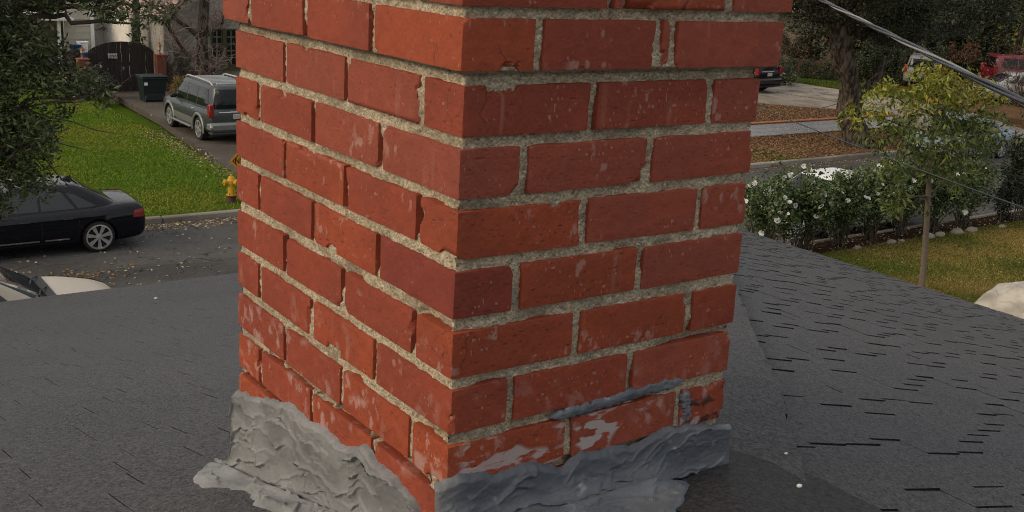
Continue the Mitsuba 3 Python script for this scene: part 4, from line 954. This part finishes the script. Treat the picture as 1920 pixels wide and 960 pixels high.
# leaning oak on the mulch verge
rg = rng_(42)
ok = thing('oak_tree', 'old oak with a leaning dark trunk beside the white block wall', 'tree')
tk = spline([(30.75, 22.75, .05), (30.45, 22.78, .7), (30.15, 22.8, 1.5), (29.95, 22.8, 2.2), (29.55, 22.8, 3.0), (29.0, 22.8, 4.1), (28.9, 23.0, 5.4)], 26)
m = tube(tk, np.interp(np.linspace(0, 1, 26), [0, .12, .4, .75, 1], [.58, .42, .36, .36, .22]), 20); v = m.vertices; q = meshkit.fbm(v * np.array([3.5, 3.5, 1.4]), 4, 2) - .5
ctr = np.repeat(tk, 20, 0); vv = v.copy(); vv[:len(ctr)] += (v[:len(ctr)] - ctr) * (q[:len(ctr), None] * .9); m.vertices = vv
add('trunk', m, 'bark', True, parent=ok)
add('limb', cat([tube(spline([(30.3, 22.8, 1.3), (30.75, 22.8, 1.9), (31.1, 22.7, 2.35), (31.3, 22.6, 2.75), (31.35, 22.6, 3.1)], 14), np.linspace(.24, .10, 14), 12)]), 'bark', True, parent=ok)
OC = []
for i in range(30):
    OC.append((rg.uniform(25.5, 36), rg.uniform(20.0, 27.0), rg.uniform(4.7, 8.0), rg.uniform(1.0, 1.9), rg.uniform(1.0, 1.9), rg.uniform(.5, .95)))
OC += [(28.2, 22.6, 4.5, 1.0, 1.0, .5), (27.0, 23.5, 4.5, 1.1, 1.2, .5), (31.6, 23.0, 4.05, .9, 1.0, .6), (32.8, 23.4, 3.9, 1.0, 1.0, .65), (34.4, 23.6, 4.1, 1.2, 1.2, .7), (36.2, 23.4, 4.3, 1.1, 1.2, .7), (33.4, 24.0, 3.5, .8, .8, .5), (30.4, 23.8, 4.3, .8, .9, .5)]
add('limb', limbs((29.0, 22.8, 4.2), [c_[:3] for c_ in OC], .10, .015, rg, 9, .12), 'bark', True, parent=ok)
OG = [((.026, .034, .014), 4), ((.042, .051, .022), 4), ((.014, .019, .009), 3), ((.085, .095, .045), 1)]
P = clump_points(OC, 90000, rg, .3, 20, .34)
v, f, c = leaf_mesh(P, rg, .13, .05, OG); add('crown', (v, f), 'leaf', color=c, parent=ok)
# trees behind, each a thing of its own
BT = [((53.0, 40.5), 8.5, 'dark evergreen tree whose top shows beside the beige house', 3.0), ((47.5, 36.0), 7.0, 'dark evergreen tree behind the pale grey van', 3.2), ((53.5, 34.5), 7.5, 'dark broad tree standing behind the red SUV', 3.4), ((58.5, 30), 7.5, 'dark tree at the far right beyond the red SUV', 3.6), ((51.0, 44), 8.5, 'tall dark tree farthest back behind the beige house', 4.4), ((60, 40), 9, 'tall dark tree farthest back at the top right', 5.0), ((38.5, 44), 8, 'dark tree behind the black SUV', 4.0), ((67, 33), 8, 'dark tree far off at the right edge, behind the farthest hedge', 4.5), ((72, 42), 9, 'big dark tree farthest off at the right', 5.0), ((66, 27), 7, 'rightmost of the far dark trees', 4.0)]
for i, ((x, y), h, lab, w_) in enumerate(BT):
    rg = rng_(60 + i); t = thing('background_tree', lab, 'tree', None)
    add('trunk', tube(jitter_path((x, y, 0), (x + .3, y, h * .7), 8, .08, rg), np.linspace(.28, .1, 8), 10), 'bark', True, parent=t)
    cl = [(x + rg.normal(0, w_ * .42), y + rg.normal(0, w_ * .42), rg.uniform((3.4, 1.0, 1.2, 1.0, 2.0, 2.0, 3.8, 1.0, 1.0, 1.0)[i], h), rg.uniform(.9, 1.7), rg.uniform(.9, 1.7), rg.uniform(.7, 1.2)) for _ in range(22)]
    P = clump_points(cl, 16000, rg, .3, 18, .36); v, f, c = leaf_mesh(P, rg, .24, .10, OG); add('crown', (v, f), 'leaf', color=c, parent=t)
# red-leaved bare shrub by the red SUV
rg = rng_(75); rs = thing('bare_shrub', 'twiggy shrub with a few rust-red leaves in front of the red SUV', 'shrub')
tw = []; tips = []
for i in range(34):
    a = np.array([45.6 + rg.normal(0, .25), 25.6 + rg.normal(0, .25), PLAT - .05]); b = a + np.array([rg.normal(0, .9), rg.normal(0, .9), rg.uniform(1.2, 3.0)]); p = jitter_path(a, b, 7, .09, rg); tw.append(tube(p, np.linspace(.022, .006, 7), 5)); tips.append(p[-1])
    for _ in range(3):
        q = p[rg.integers(3, 7)]; e = q + rg.normal(0, .45, 3); tw.append(tube(jitter_path(q, e, 4, .04, rg), np.linspace(.010, .004, 4), 4)); tips.append(e)
add('twig', cat(tw), 'twig', True, parent=rs)
tips = np.array(tips); P = tips[rg.integers(0, len(tips), 420)] + rg.normal(0, .12, (420, 3)); v, f, c = leaf_mesh(P, rg, .10, .06, [((.22, .05, .02), 2), ((.12, .05, .02), 1)]); add('foliage', (v, f), 'leaf', color=c, parent=rs)
# hedge and shrubs in shade behind the lawn
def shrub(name, label, cl, n, ln, wd, cols, seed, cat_='shrub', droop=0, stems=True, group=None, sub=16):
    rg = rng_(seed); t = thing(name, label, cat_, group)
    zb = min(c_[2] - c_[5] for c_ in cl)
    if stems: add('stem', cat([tube(jitter_path((c_[0] + rg.normal(0, .1), c_[1] + rg.normal(0, .1), zb - .1), c_[:3], 6, .05, rg), np.linspace(.02, .007, 6), 5) for c_ in cl for _ in range(3)]), 'stem', True, parent=t)
    P = clump_points(cl, n, rg, .3, sub, .36); P = P[P[:, 2] > zb + .02]
    v, f, c = leaf_mesh(P, rg, ln, wd, cols, droop); add('foliage', (v, f), 'leaf', color=c, parent=t); return t
HG = [((.022, .034, .013), 3), ((.040, .052, .022), 2), ((.070, .075, .038), 1)]
shrub('hedge', 'dark clipped hedge in front of the board fence, at the back of the far lawn', [(42.2 + .55 * i, 36.8 - .62 * i, PLAT + (.45 if i < 5 else 1.0), .55, .5, .55 if i < 5 else 1.1) for i in range(10)], 15000, .12, .05, HG, 81, 'hedge')
shrub('flowering_shrub', 'grey-green shrub with pale blossom beside the black SUV', [(38.9, 34.3, 1.3, .7, .7, .8), (39.6, 33.9, 1.0, .6, .6, .5), (38.9, 34.6, 2.2, .6, .6, .7)], 4200, .13, .05, [((.045, .060, .030), 5), ((.09, .10, .06), 2), ((.45, .44, .40), .3)], 82)
shrub('dry_shrub', 'brown dry shrub against the beige house wall', [(46.0, 40.0, 1.6, .9, .8, .7), (46.8, 39.2, 1.8, .8, .8, .6)], 4200, .14, .045, [((.13, .095, .055), 3), ((.08, .065, .04), 2), ((.05, .06, .03), 1)], 83)
shrub('background_hedge', 'dark leafy hedge along the back behind the red SUV', [(50 + 1.1 * i, 38.5 - 1.3 * i, 1.6, 1.2, 1.1, 1.5) for i in range(12)], 15000, .22, .09, HG, 87, 'hedge')
shrub('rusty_shrub', 'rust-red leafy shrub standing to the left of the red SUV', [(48.2, 31.4, 1.9, .5, .5, .8), (48.7, 30.6, 2.4, .5, .5, .6)], 1600, .15, .06, [((.10, .035, .018), 3), ((.05, .035, .02), 3)], 88)
# left-hand shrubs by the gate
shrub('rose_shrub', 'rose shrub with a few pale blossoms in front of the left gate pillar', [(9.35, 38.8, .55, .55, .5, .55), (9.7, 38.7, .9, .45, .4, .4), (9.0, 38.6, .6, .5, .5, .55), (9.9, 38.9, .45, .35, .3, .45)], 5200, .085, .045, [((.030, .048, .026), 4), ((.055, .075, .04), 2), ((.50, .42, .34), .22)], 84)
shrub('gate_vine', 'leafy vine hanging over the right shoulder of the gate from the timber posts', [(11.95, 41.7, 1.55, .32, .2, .25), (12.0, 41.9, 2.1, .14, .2, .5)], 1500, .11, .06, [((.06, .07, .022), 3), ((.035, .045, .018), 2)], 85, 'vine', stems=False)
shrub('low_plant', 'yellow-brown strappy plant at the foot of the right gate pillar', [(12.75, 39.3, .4, .25, .2, .35)], 900, .22, .03, [((.25, .17, .06), 2), ((.10, .12, .04), 1)], 86, 'plant', stems=False)

# bare tree in front of the stone house
rg = rng_(91); bt = thing('bare_tree', 'leafless grey tree with spreading crooked limbs in front of the stone house', 'tree')
add('trunk', tube(spline([(13.28, 38.1, 0), (13.24, 38, .8), (13.2, 38, 1.6), (13.2, 38, 2.4), (13.32, 38, 3.6), (13.4, 38.1, 5.2)], 22), np.interp(np.linspace(0, 1, 22), [0, .1, .45, 1], [.30, .22, .19, .15]), 14), 'bark', True, parent=bt)
limbsets = [[(13.1, 38, 1.0), (12.85, 38, 1.5), (12.45, 38, 1.95), (12.1, 37.9, 2.5), (11.85, 37.9, 2.8)], [(13.12, 38, 2.2), (12.7, 38, 2.65), (12.05, 38, 3.05), (11.6, 38, 3.3), (11.15, 38, 3.62)],
            [(12.1, 37.9, 2.5), (11.95, 37.9, 2.9), (12.3, 37.9, 3.3), (12.7, 38, 3.65), (13.0, 38, 4.2)], [(13.25, 38, 2.3), (13.6, 38, 2.55), (13.9, 38, 2.75), (13.95, 38, 3.1)], [(13.3, 38, .9), (13.55, 37.9, 1.15), (13.75, 37.9, 1.5)]]
add('limb', cat([tube(spline(l, 16), np.linspace(.085, .035, 16), 8) for l in limbsets]), 'bark', True, parent=bt)
tw = []
for l in limbsets:
    p = spline(l, 30)
    for _ in range(40):
        a = p[rg.integers(5, 30)]; d = rg.normal(0, 1, 3); d[1] *= .5; d[2] = abs(d[2]) * .6 + .1; d /= np.linalg.norm(d); b = a + d * rg.uniform(.3, 1.0); q = jitter_path(a, b, 6, .05, rg); tw.append(tube(q, np.linspace(.020, .007, 6), 5))
        for _ in range(3):
            e = q[rg.integers(2, 6)]; tw.append(tube(jitter_path(e, e + rg.normal(0, .22, 3), 4, .02, rg), np.linspace(.008, .003, 4), 4))
add('twig', cat(tw), 'twig_pale', True, parent=bt)
# bare creeper stems on the stone wall
rg = rng_(92); cv = thing('wall_creeper', 'leafless creeper stems spreading over the stone house wall', 'vine'); st_ = []
for i in range(70):
    x, z = rg.uniform(12.6, 14.3), rg.uniform(0, .6); p = [(x, 40.15, z)]
    for _ in range(rg.integers(5, 14)):
        x += rg.normal(0, .10); z += rg.uniform(.03, .22); x = min(max(x, 12.58), 14.25)
        if z > 2.6: break
        p.append((x, 40.15 + rg.uniform(0, .03), z))
    if len(p) > 3: st_.append(tube(np.array(p), np.linspace(.018, .006, len(p)), 5))
add('stem', cat(st_), 'twig', True, parent=cv)

# young yellow-green tree on the near lawn
rg = rng_(95); yt = thing('young_tree', 'slender young tree with drooping yellow-green leaves on the near lawn', 'tree')
tk = spline([(16.38, 10.0, .05), (16.33, 10.0, .6), (16.2, 10.0, 1.6), (16.05, 10, 2.5), (15.95, 10, 3.3), (15.9, 10, 4.2)], 24)
add('trunk', tube(tk, np.linspace(.062, .028, 24), 12), 'bark_pale', True, parent=yt)
YC = [(14.0, 9.9, 3.85, .38, .4, .22), (14.35, 9.7, 3.45, .50, .5, .30), (14.6, 10, 4.05, .45, .5, .26), (15.2, 9.8, 4.25, .55, .5, .28), (15.9, 10.1, 4.40, .55, .5, .26), (16.5, 10, 4.15, .55, .5, .28), (17.1, 10.1, 4.0, .48, .5, .25), (17.7, 10, 3.75, .38, .4, .22),
      (15.2, 9.6, 3.6, .6, .5, .35), (16.0, 9.6, 3.65, .65, .5, .35), (16.9, 9.8, 3.45, .6, .5, .32), (17.6, 10, 3.3, .40, .4, .25), (14.5, 9.8, 2.9, .38, .4, .26), (15.1, 9.8, 3.0, .42, .5, .30), (15.8, 9.8, 2.95, .5, .5, .3), (14.7, 9.8, 2.4, .36, .4, .28), (16.6, 9.9, 2.95, .5, .5, .3), (15.2, 9.9, 2.35, .35, .4, .22), (17.0, 10.0, 2.55, .45, .4, .25), (17.5, 10.2, 2.95, .35, .4, .22), (15.3, 9.9, 4.62, .18, .2, .14), (17.35, 10.2, 4.35, .2, .2, .15)]
nodes = [tk[i] for i in (12, 14, 16, 18, 20, 23)]
br = []
for c_ in YC:
    nd = min(nodes, key=lambda q: abs(q[2] - c_[2] + .45) + .2 * np.linalg.norm(q - np.array(c_[:3])))
    br.append(tube(jitter_path(nd, c_[:3], 8, .05, rg), np.linspace(.024, .008, 8), 6))
add('branch', cat(br), 'stem', True, parent=yt)
ms = []
for wts, cl in (([((.20, .19, .018), 4), ((.12, .15, .018), 5), ((.30, .24, .018), 1)], [c_ for c_ in YC if c_[2] > 3.8]), ([((.075, .105, .022), 4), ((.12, .145, .022), 2), ((.045, .066, .020), 3), ((.20, .18, .018), .4)], [c_ for c_ in YC if c_[2] <= 3.8])):
    # leaves hang in sprays: short twigs carry pairs of drooping leaflets
    nsp = 48 * len(cl); P0 = clump_points(cl, nsp, rg, .3, 16, .45); d = rg.normal(0, 1, (nsp, 3)); d[:, 2] = -abs(d[:, 2]) * .6 - .35; d /= np.linalg.norm(d, axis=1, keepdims=True)
    P = np.vstack([P0 + d * s_ for s_ in (.0, .05, .10, .15, .20)]) + rg.normal(0, .012, (nsp * 5, 3))
    ms.append(leaf_mesh(P, rg, .125, .044, wts, .9))
off = 0; V_, F_, C_ = [], [], []
for v, f, c in ms: V_.append(v); F_.append(f + off); C_.append(c); off += len(v)
add('crown', (np.vstack(V_), np.vstack(F_)), 'leaf', color=np.vstack(C_), parent=yt)

# rose bushes along the kerb
RG_ = [((.055, .095, .030), 4), ((.090, .135, .046), 3), ((.030, .052, .019), 2), ((.16, .19, .085), 1)]
def bloom(P, rng, r):
    ms = []
    for k, (rad, tilt, n) in enumerate(((1.0, .35, 7), (.72, .75, 6), (.42, 1.1, 5))):
        for i in range(n):
            a = 2 * PI_ * i / n + k * .5; u = np.array([math.cos(a), math.sin(a), 0]); w = np.array([-math.sin(a), math.cos(a), 0]); up = np.array([0, 0, 1.0])
            tip = u * rad * r * math.cos(tilt) + up * rad * r * math.sin(tilt); mid = tip * .6
            ms.append(np.array([[0, 0, 0], mid + w * rad * r * .42, tip + w * rad * r * .2, tip - w * rad * r * .2, mid - w * rad * r * .42]))
    v = np.vstack(ms); n = len(ms); i = np.arange(n)[:, None] * 5; f = np.vstack([i + [0, 1, 2], i + [0, 2, 3], i + [0, 3, 4]])
    ax = rng.normal(0, .5, 3) + [-.5, -.6, .9]; ax /= np.linalg.norm(ax); x_ = np.cross([0, 1, .1], ax); x_ /= np.linalg.norm(x_); y_ = np.cross(ax, x_)
    return v @ np.stack([x_, y_, ax]) + P, f
BUSH = [(16.7, 14.0, 1.50, .62, 'rose bush nearest the chimney, tall with a cluster of white roses at its top', 7), (17.75, 13.9, 1.42, .60, 'second rose bush from the chimney, low with white roses over the car boot', 6), (18.9, 13.85, 1.40, .62, 'third rose bush from the chimney, its bare stems showing in front of the white sedan', 5),
        (20.0, 13.9, 1.5, .66, 'dense dark rose bush in front of the white sedan roof', 6), (21.1, 13.9, 1.55, .62, 'rose bush left of the young tree trunk, with white roses down its side', 8), (22.3, 13.9, 1.55, .66, 'rose bush right of the young tree trunk, with dark twiggy stems', 3), (23.6, 13.95, 1.6, .7, 'rose bush between the twiggy bush and the dark evergreen at the right', 1)]
for i, (x, y, h, w_, lab, nb) in enumerate(BUSH):
    h += .26 if i < 5 else .1; nb *= 2.1
    rg = rng_(110 + i); t = thing('rose_bush', lab, 'rose bush'); st_ = []; tips = []
    for _ in range(26):
        a = np.array([x + rg.normal(0, .10), y + rg.normal(0, .08), .08]); b = a + np.array([rg.normal(0, w_ * .62), rg.normal(0, .30), h * rg.uniform(.55, 1.0)])
        p = jitter_path(a, b, 8, .035, rg); st_.append(tube(p, np.linspace(.016, .005, 8), 6)); tips.append(p[3:])
        for _ in range(3):
            q = p[rg.integers(2, 7)]; e = q + rg.normal(0, .17, 3) + [0, 0, .08]; st_.append(tube(jitter_path(q, e, 4, .02, rg), np.linspace(.007, .003, 4), 4)); tips.append(np.array([e]))
    add('stem', cat(st_), 'stem', True, parent=t)
    tp = np.vstack(tips); tp = tp[tp[:, 2] > h * .30]; n = 3800
    wt = np.clip((tp[:, 2] - .25 * h) / h, .05, 1); P = tp[rg.choice(len(tp), n, p=wt / wt.sum())] + rg.normal(0, .085, (n, 3))
    cl = [(x + rg.normal(0, w_ * .5), y + rg.normal(0, .18), h * rg.uniform(.55, .92), .3, .26, .2) for _ in range(8)]; P = np.vstack([P, clump_points(cl, 2200, rg, .2, 10, .5)])
    v, f, c = leaf_mesh(P, rg, .075, .046, RG_); add('foliage', (v, f), 'leaf', color=c, parent=t)
    top = tp[np.argsort(tp[:, 2])]
    for j in range(int(nb * 2.3)):
        q = top[-1 - rg.integers(0, len(top) // 3)] if rg.random() < .75 else tp[rg.integers(0, len(tp))]
        q = q + np.array([-.04, -.10, .05]); v, f = bloom(q, rg, rg.uniform(.034, .078)); add('bloom', (v, f), 'white_paint', parent=t)
shrub('evergreen_shrub', 'dark glossy evergreen shrub at the right edge of the planting bed', [(25.0, 13.8, .9, .6, .5, .8), (25.7, 13.7, 1.2, .7, .5, .9), (25.3, 13.6, 1.9, .5, .45, .45)], 9000, .075, .04, [((.012, .020, .010), 4), ((.022, .032, .014), 2), ((.06, .07, .05), .5)], 131)
shrub('white_flower_shrub', 'low shrub covered in tiny white flowers between the first rose bushes', [(17.1, 13.8, .75, .35, .25, .35), (17.6, 13.95, 1.05, .35, .25, .25)], 3000, .045, .028, [((.04, .06, .022), 5), ((.68, .68, .66), 2.2)], 132)
rg = rng_(133)
for i, (x, y, s_) in enumerate([(19.0, 13.45, .12), (20.2, 13.46, .15), (20.55, 13.44, .10), (21.5, 13.42, .2), (21.95, 13.42, .17), (22.6, 13.40, .22), (23.15, 13.38, .2), (24.3, 13.3, .12)]):
    m = trimesh.creation.icosphere(2); v = m.vertices; m.vertices = v * np.array([1, .6, .5]) * s_ * (.75 + .5 * meshkit.fbm(v * 1.8 + i * 7, 3))[:, None] + [x, y, .12]
    k = add('edging_stone', m, 'stone', True); tag(k, ('first', 'second', 'third', 'fourth', 'fifth', 'sixth', 'seventh', 'eighth')[i] + ' pale edging stone along the rose bed, counting from the chimney', 'stone', 'stones edging the rose bed')
for (x, y, z), lab, r in (((.539, -.158, 5.232), 'tiny white pebble lying on the dark shingle patch by the chimney', .004), ((.725, .024, 5.166), 'tiny white pebble on the hip shingles right of the chimney', .003), ((1.517, 6.211, 3.515), 'small pale pebble near the roof edge left of the chimney', .009)):
    m = trimesh.creation.icosphere(2); v = m.vertices; m.vertices = v * np.array([1.3, .9, .7]) * r + [x, y, z + r * .4]; k = add('pebble', m, 'white_paint', True); tag(k, lab, 'pebble')
# white boulder
bd = thing('boulder', 'large pale boulder on the lawn at the right edge, beyond the roof', 'boulder')
m = trimesh.creation.icosphere(5); v = m.vertices; q = v * np.array([1.05, .85, .62])
q = q * (.82 + .30 * meshkit.fbm(v * 1.3 + 3, 3) + .12 * meshkit.fbm(v * 5, 4))[:, None]
nrm = np.array([[.5, -.6, .6], [-.7, -.2, .6], [.1, -.9, .3], [-.2, -.4, .9]])
for nv in nrm: nv = nv / np.linalg.norm(nv); q = q - np.clip(q @ nv - .62, 0, None)[:, None] * nv * .8
m.vertices = q * 1.08 + [17.35, 8.4, .26]
k = add('rock', m, 'boulder_rock', 40, parent=bd)
scene[bd] = scene.pop(k)

# ------------------------------------------------------------------ grass, fallen leaves, chips (countless)
def blades(n, xr, yr, z, rng, h, w, colf, keep=None):
    x = rng.uniform(*xr, n); y = rng.uniform(*yr, n)
    if keep is not None: q = keep(x, y); x, y = x[q], y[q]
    n = len(x); a = rng.uniform(0, 2 * np.pi, n); hh = h * rng.uniform(.4, 1.2, n); lean = rng.normal(0, .6, (n, 2)) * hh[:, None]
    p = np.stack([x, y, np.full(n, z)], 1); s_ = np.stack([np.cos(a), np.sin(a), 0 * a], 1) * w
    t = p + np.column_stack([lean, hh]); v = np.stack([p - s_, p + s_, t], 1).reshape(-1, 3); f = np.arange(3 * n).reshape(n, 3)
    return v, f, np.repeat(colf(x, y, rng), 3, 0)
def lawncol(base, alt, thr, dry, s_):
    def fn(x, y, rng):
        p = np.stack([x * s_, y * s_, 0 * x], 1); b = meshkit.fbm(p, 4, 3); t = np.clip((b - thr) / .18, 0, 1)[:, None]
        c = np.array(base) * (1 - t) + np.array(alt) * t
        c = np.where(rng.random((len(x), 1)) < dry, np.array((.24, .18, .075)), c)
        return c * rng.uniform(.6, 1.4, (len(x), 1))
    return fn
worn = lambda x, y: meshkit.fbm(np.stack([x * 1.1, y * 1.1, 0 * x], 1), 3, 17) + rng_(7).normal(0, .06, len(x)) < .62
rg = rng_(140)
v, f, c = blades(150000, (1.5, 9.45), (21.7, 39.5), .12, rg, .055, .013, lawncol((.125, .205, .014), (.20, .225, .026), .44, .004, .7), worn); k = add('grass', (v, f), 'grass_blade', color=c); tag(k, 'bright green grass of the lawn across the street', 'grass', kind='stuff')
def near_col(x, y, rng):
    p = np.stack([x * .5, y * .5, 0 * x], 1); b = meshkit.fbm(p, 4, 9); t = np.clip((b - .28 - .060 * (y - 9.5)) / .22, 0, 1)[:, None]
    c = np.array((.105, .115, .024)) * (1 - t) + np.array((.27, .20, .065)) * t
    return c * rng.uniform(.6, 1.35, (len(x), 1))
v, f, c = blades(170000, (13.5, 27), (6.0, 13.5), .10, rg, .055, .011, near_col); k = add('grass', (v, f), 'grass_blade', color=c); tag(k, 'yellowing green grass of the near lawn', 'grass', kind='stuff')
v, f, c = blades(40000, (41.3, 46.8), (29, 37), PLAT - .03, rg, .09, .02, lawncol((.062, .105, .014), (.135, .12, .02), .45, .05, .4)); k = add('grass', (v, f), 'grass_blade', color=c); tag(k, 'grass of the far lawn beyond the concrete driveway', 'grass', kind='stuff')
def litter(pts, rng, size, cols, flat=.25):
    n = len(pts); d = rng.normal(0, 1, (n, 3)); d[:, 2] *= flat; d /= np.linalg.norm(d, axis=1, keepdims=True); s_ = np.cross(d, [0, 0, 1.0] + rng.normal(0, .35, (n, 3))); s_ /= np.linalg.norm(s_, axis=1, keepdims=True)
    l = size * rng.uniform(.5, 1.3, (n, 1)); v = np.stack([pts - d * l, pts + s_ * l * .5 + [0, 0, .008], pts + d * l, pts - s_ * l * .5 + [0, 0, .004]], 1).reshape(-1, 3)
    i = np.arange(n)[:, None] * 4; cc = np.array([c_ for c_, _ in cols]); wt = np.array([w_ for _, w_ in cols], float); wt /= wt.sum(); c = cc[rng.choice(len(cc), n, p=wt)] * rng.uniform(.7, 1.2, (n, 1))
    return v, np.vstack([i + [0, 1, 2], i + [0, 2, 3]]), np.repeat(c, 4, 0)
pts = []
def scatter(n, fx, fy, z): pts.append(np.column_stack([fx(n), fy(n), np.full(n, z)]))
N = rg.normal; U = rg.uniform
scatter(480, lambda n: U(-1, 9.5, n), lambda n: U(17.2, 20.6, n), .008)
scatter(330, lambda n: N(3.0, 1.6, n), lambda n: N(18.3, .35, n), .008)
scatter(900, lambda n: U(5.5, 9.4, n), lambda n: 21.42 - np.abs(N(0, .30, n)), .008)
scatter(1700, lambda n: N(9.3, .25, n), lambda n: U(22, 32, n), .14)
scatter(90, lambda n: U(2, 9, n), lambda n: U(22, 34, n), .18)
scatter(160, lambda n: U(9.8, 13, n), lambda n: U(30, 40, n), .14)
scatter(500, lambda n: U(20, 33, n), lambda n: 21.42 - np.abs(N(0, .35, n)), .008)
scatter(500, lambda n: U(16, 27, n), lambda n: U(13.5, 14.15, n), .12)
scatter(170, lambda n: U(15, 26, n), lambda n: U(8, 13.4, n), .165)
v, f, c = litter(np.vstack(pts), rg, .032, [((.36, .29, .18), 4), ((.22, .15, .08), 2), ((.52, .47, .38), 3), ((.13, .08, .045), 2)]); k = add('fallen_leaves', (v, f), 'matte', color=c); tag(k, 'pale dry leaves fallen over the street, kerbs and lawns', 'leaves', kind='stuff')
pts = []
scatter(1500, lambda n: N(1.5, 1.3, n), lambda n: N(18.35, .22, n), .012)
v, f, c = litter(np.vstack(pts), rg, .035, [((.30, .17, .05), 3), ((.22, .12, .04), 2)]); k = add('leaf_drift', (v, f), 'matte', color=c); tag(k, 'drift of orange-brown leaves on the street beside the black sedan', 'leaves', kind='stuff')
pts = []
q = rg.uniform(0, 1, (60000, 2)) * [9.6, 8.4] + [27, 25.6]; inside = shapely.contains_xy(Polygon([(27.0, 25.62), (36.5, 25.62), (32.6, 29.35), (27, 33.9)]), q[:, 0], q[:, 1]); q = q[inside]; pts.append(np.column_stack([q, np.full(len(q), PLAT + .012)]))
scatter(17000, lambda n: U(20, 36, n), lambda n: U(21.7, 25.3, n), .14)
v, f, c = litter(np.vstack(pts), rg, .044, [((.23, .135, .070), 4), ((.165, .095, .055), 3), ((.33, .215, .125), 2), ((.09, .055, .035), 2)], .45); k = add('wood_chips', (v, f), 'matte', color=c); tag(k, 'reddish brown wood chips covering the raised bed and the verge', 'wood chips', kind='stuff')

# ------------------------------------------------------------------ overhead lines
sc_ = thing('service_cable', 'thick twisted overhead cable of two black wires and one bare silvery wire', 'cable')
A, B = np.array([2.95, 1.95, 5.875]), np.array([1.16, -.05, 5.785]); dr_ = (B - A) / np.linalg.norm(B - A)
P0, P1 = A - dr_ * 11 + [0, 0, .0], B + dr_ * 4
t = np.linspace(0, 1, 700); base = P0[None] * (1 - t[:, None]) + P1[None] * t[:, None]; base[:, 2] -= 0.0
u = np.cross(dr_, [0, 0, 1.0]); u /= np.linalg.norm(u); w_ = np.cross(u, dr_); Ls = np.linalg.norm(P1 - P0)
for i, (bs, rad, nm, lab) in enumerate((('hot_wire', .0037, 'insulated_wire', None), ('hot_wire', .0037, 'insulated_wire', None), ('bare_wire', .0028, 'bare_wire', 'bare silvery wire of the twist'))):
    a = 2 * PI_ * (t * Ls / 1.15) + i * 2 * PI_ / 3 + 1.0
    p = base + .0041 * (np.cos(a)[:, None] * u + np.sin(a)[:, None] * w_); k = add(nm, tube(p, rad, 10), bs, True, parent=sc_)
    if lab: tag(k, lab)
A, B = np.array([6.58, 5.57, 4.80]), np.array([4.42, 1.74, 4.91]); dr_ = (B - A)
p = np.array([A - dr_ * 4 + [0, 0, .15], A - dr_ + [0, 0, .03], A, (A + B) / 2 - [0, 0, .012], B, B + dr_ * 1.5 + [0, 0, .05]])
k = add('telephone_wire', tube(spline(p, 120), .0042, 8), 'hot_wire', True); tag(k, 'thin dark wire slanting down across the mulch bed, the roses and the young tree', 'wire')
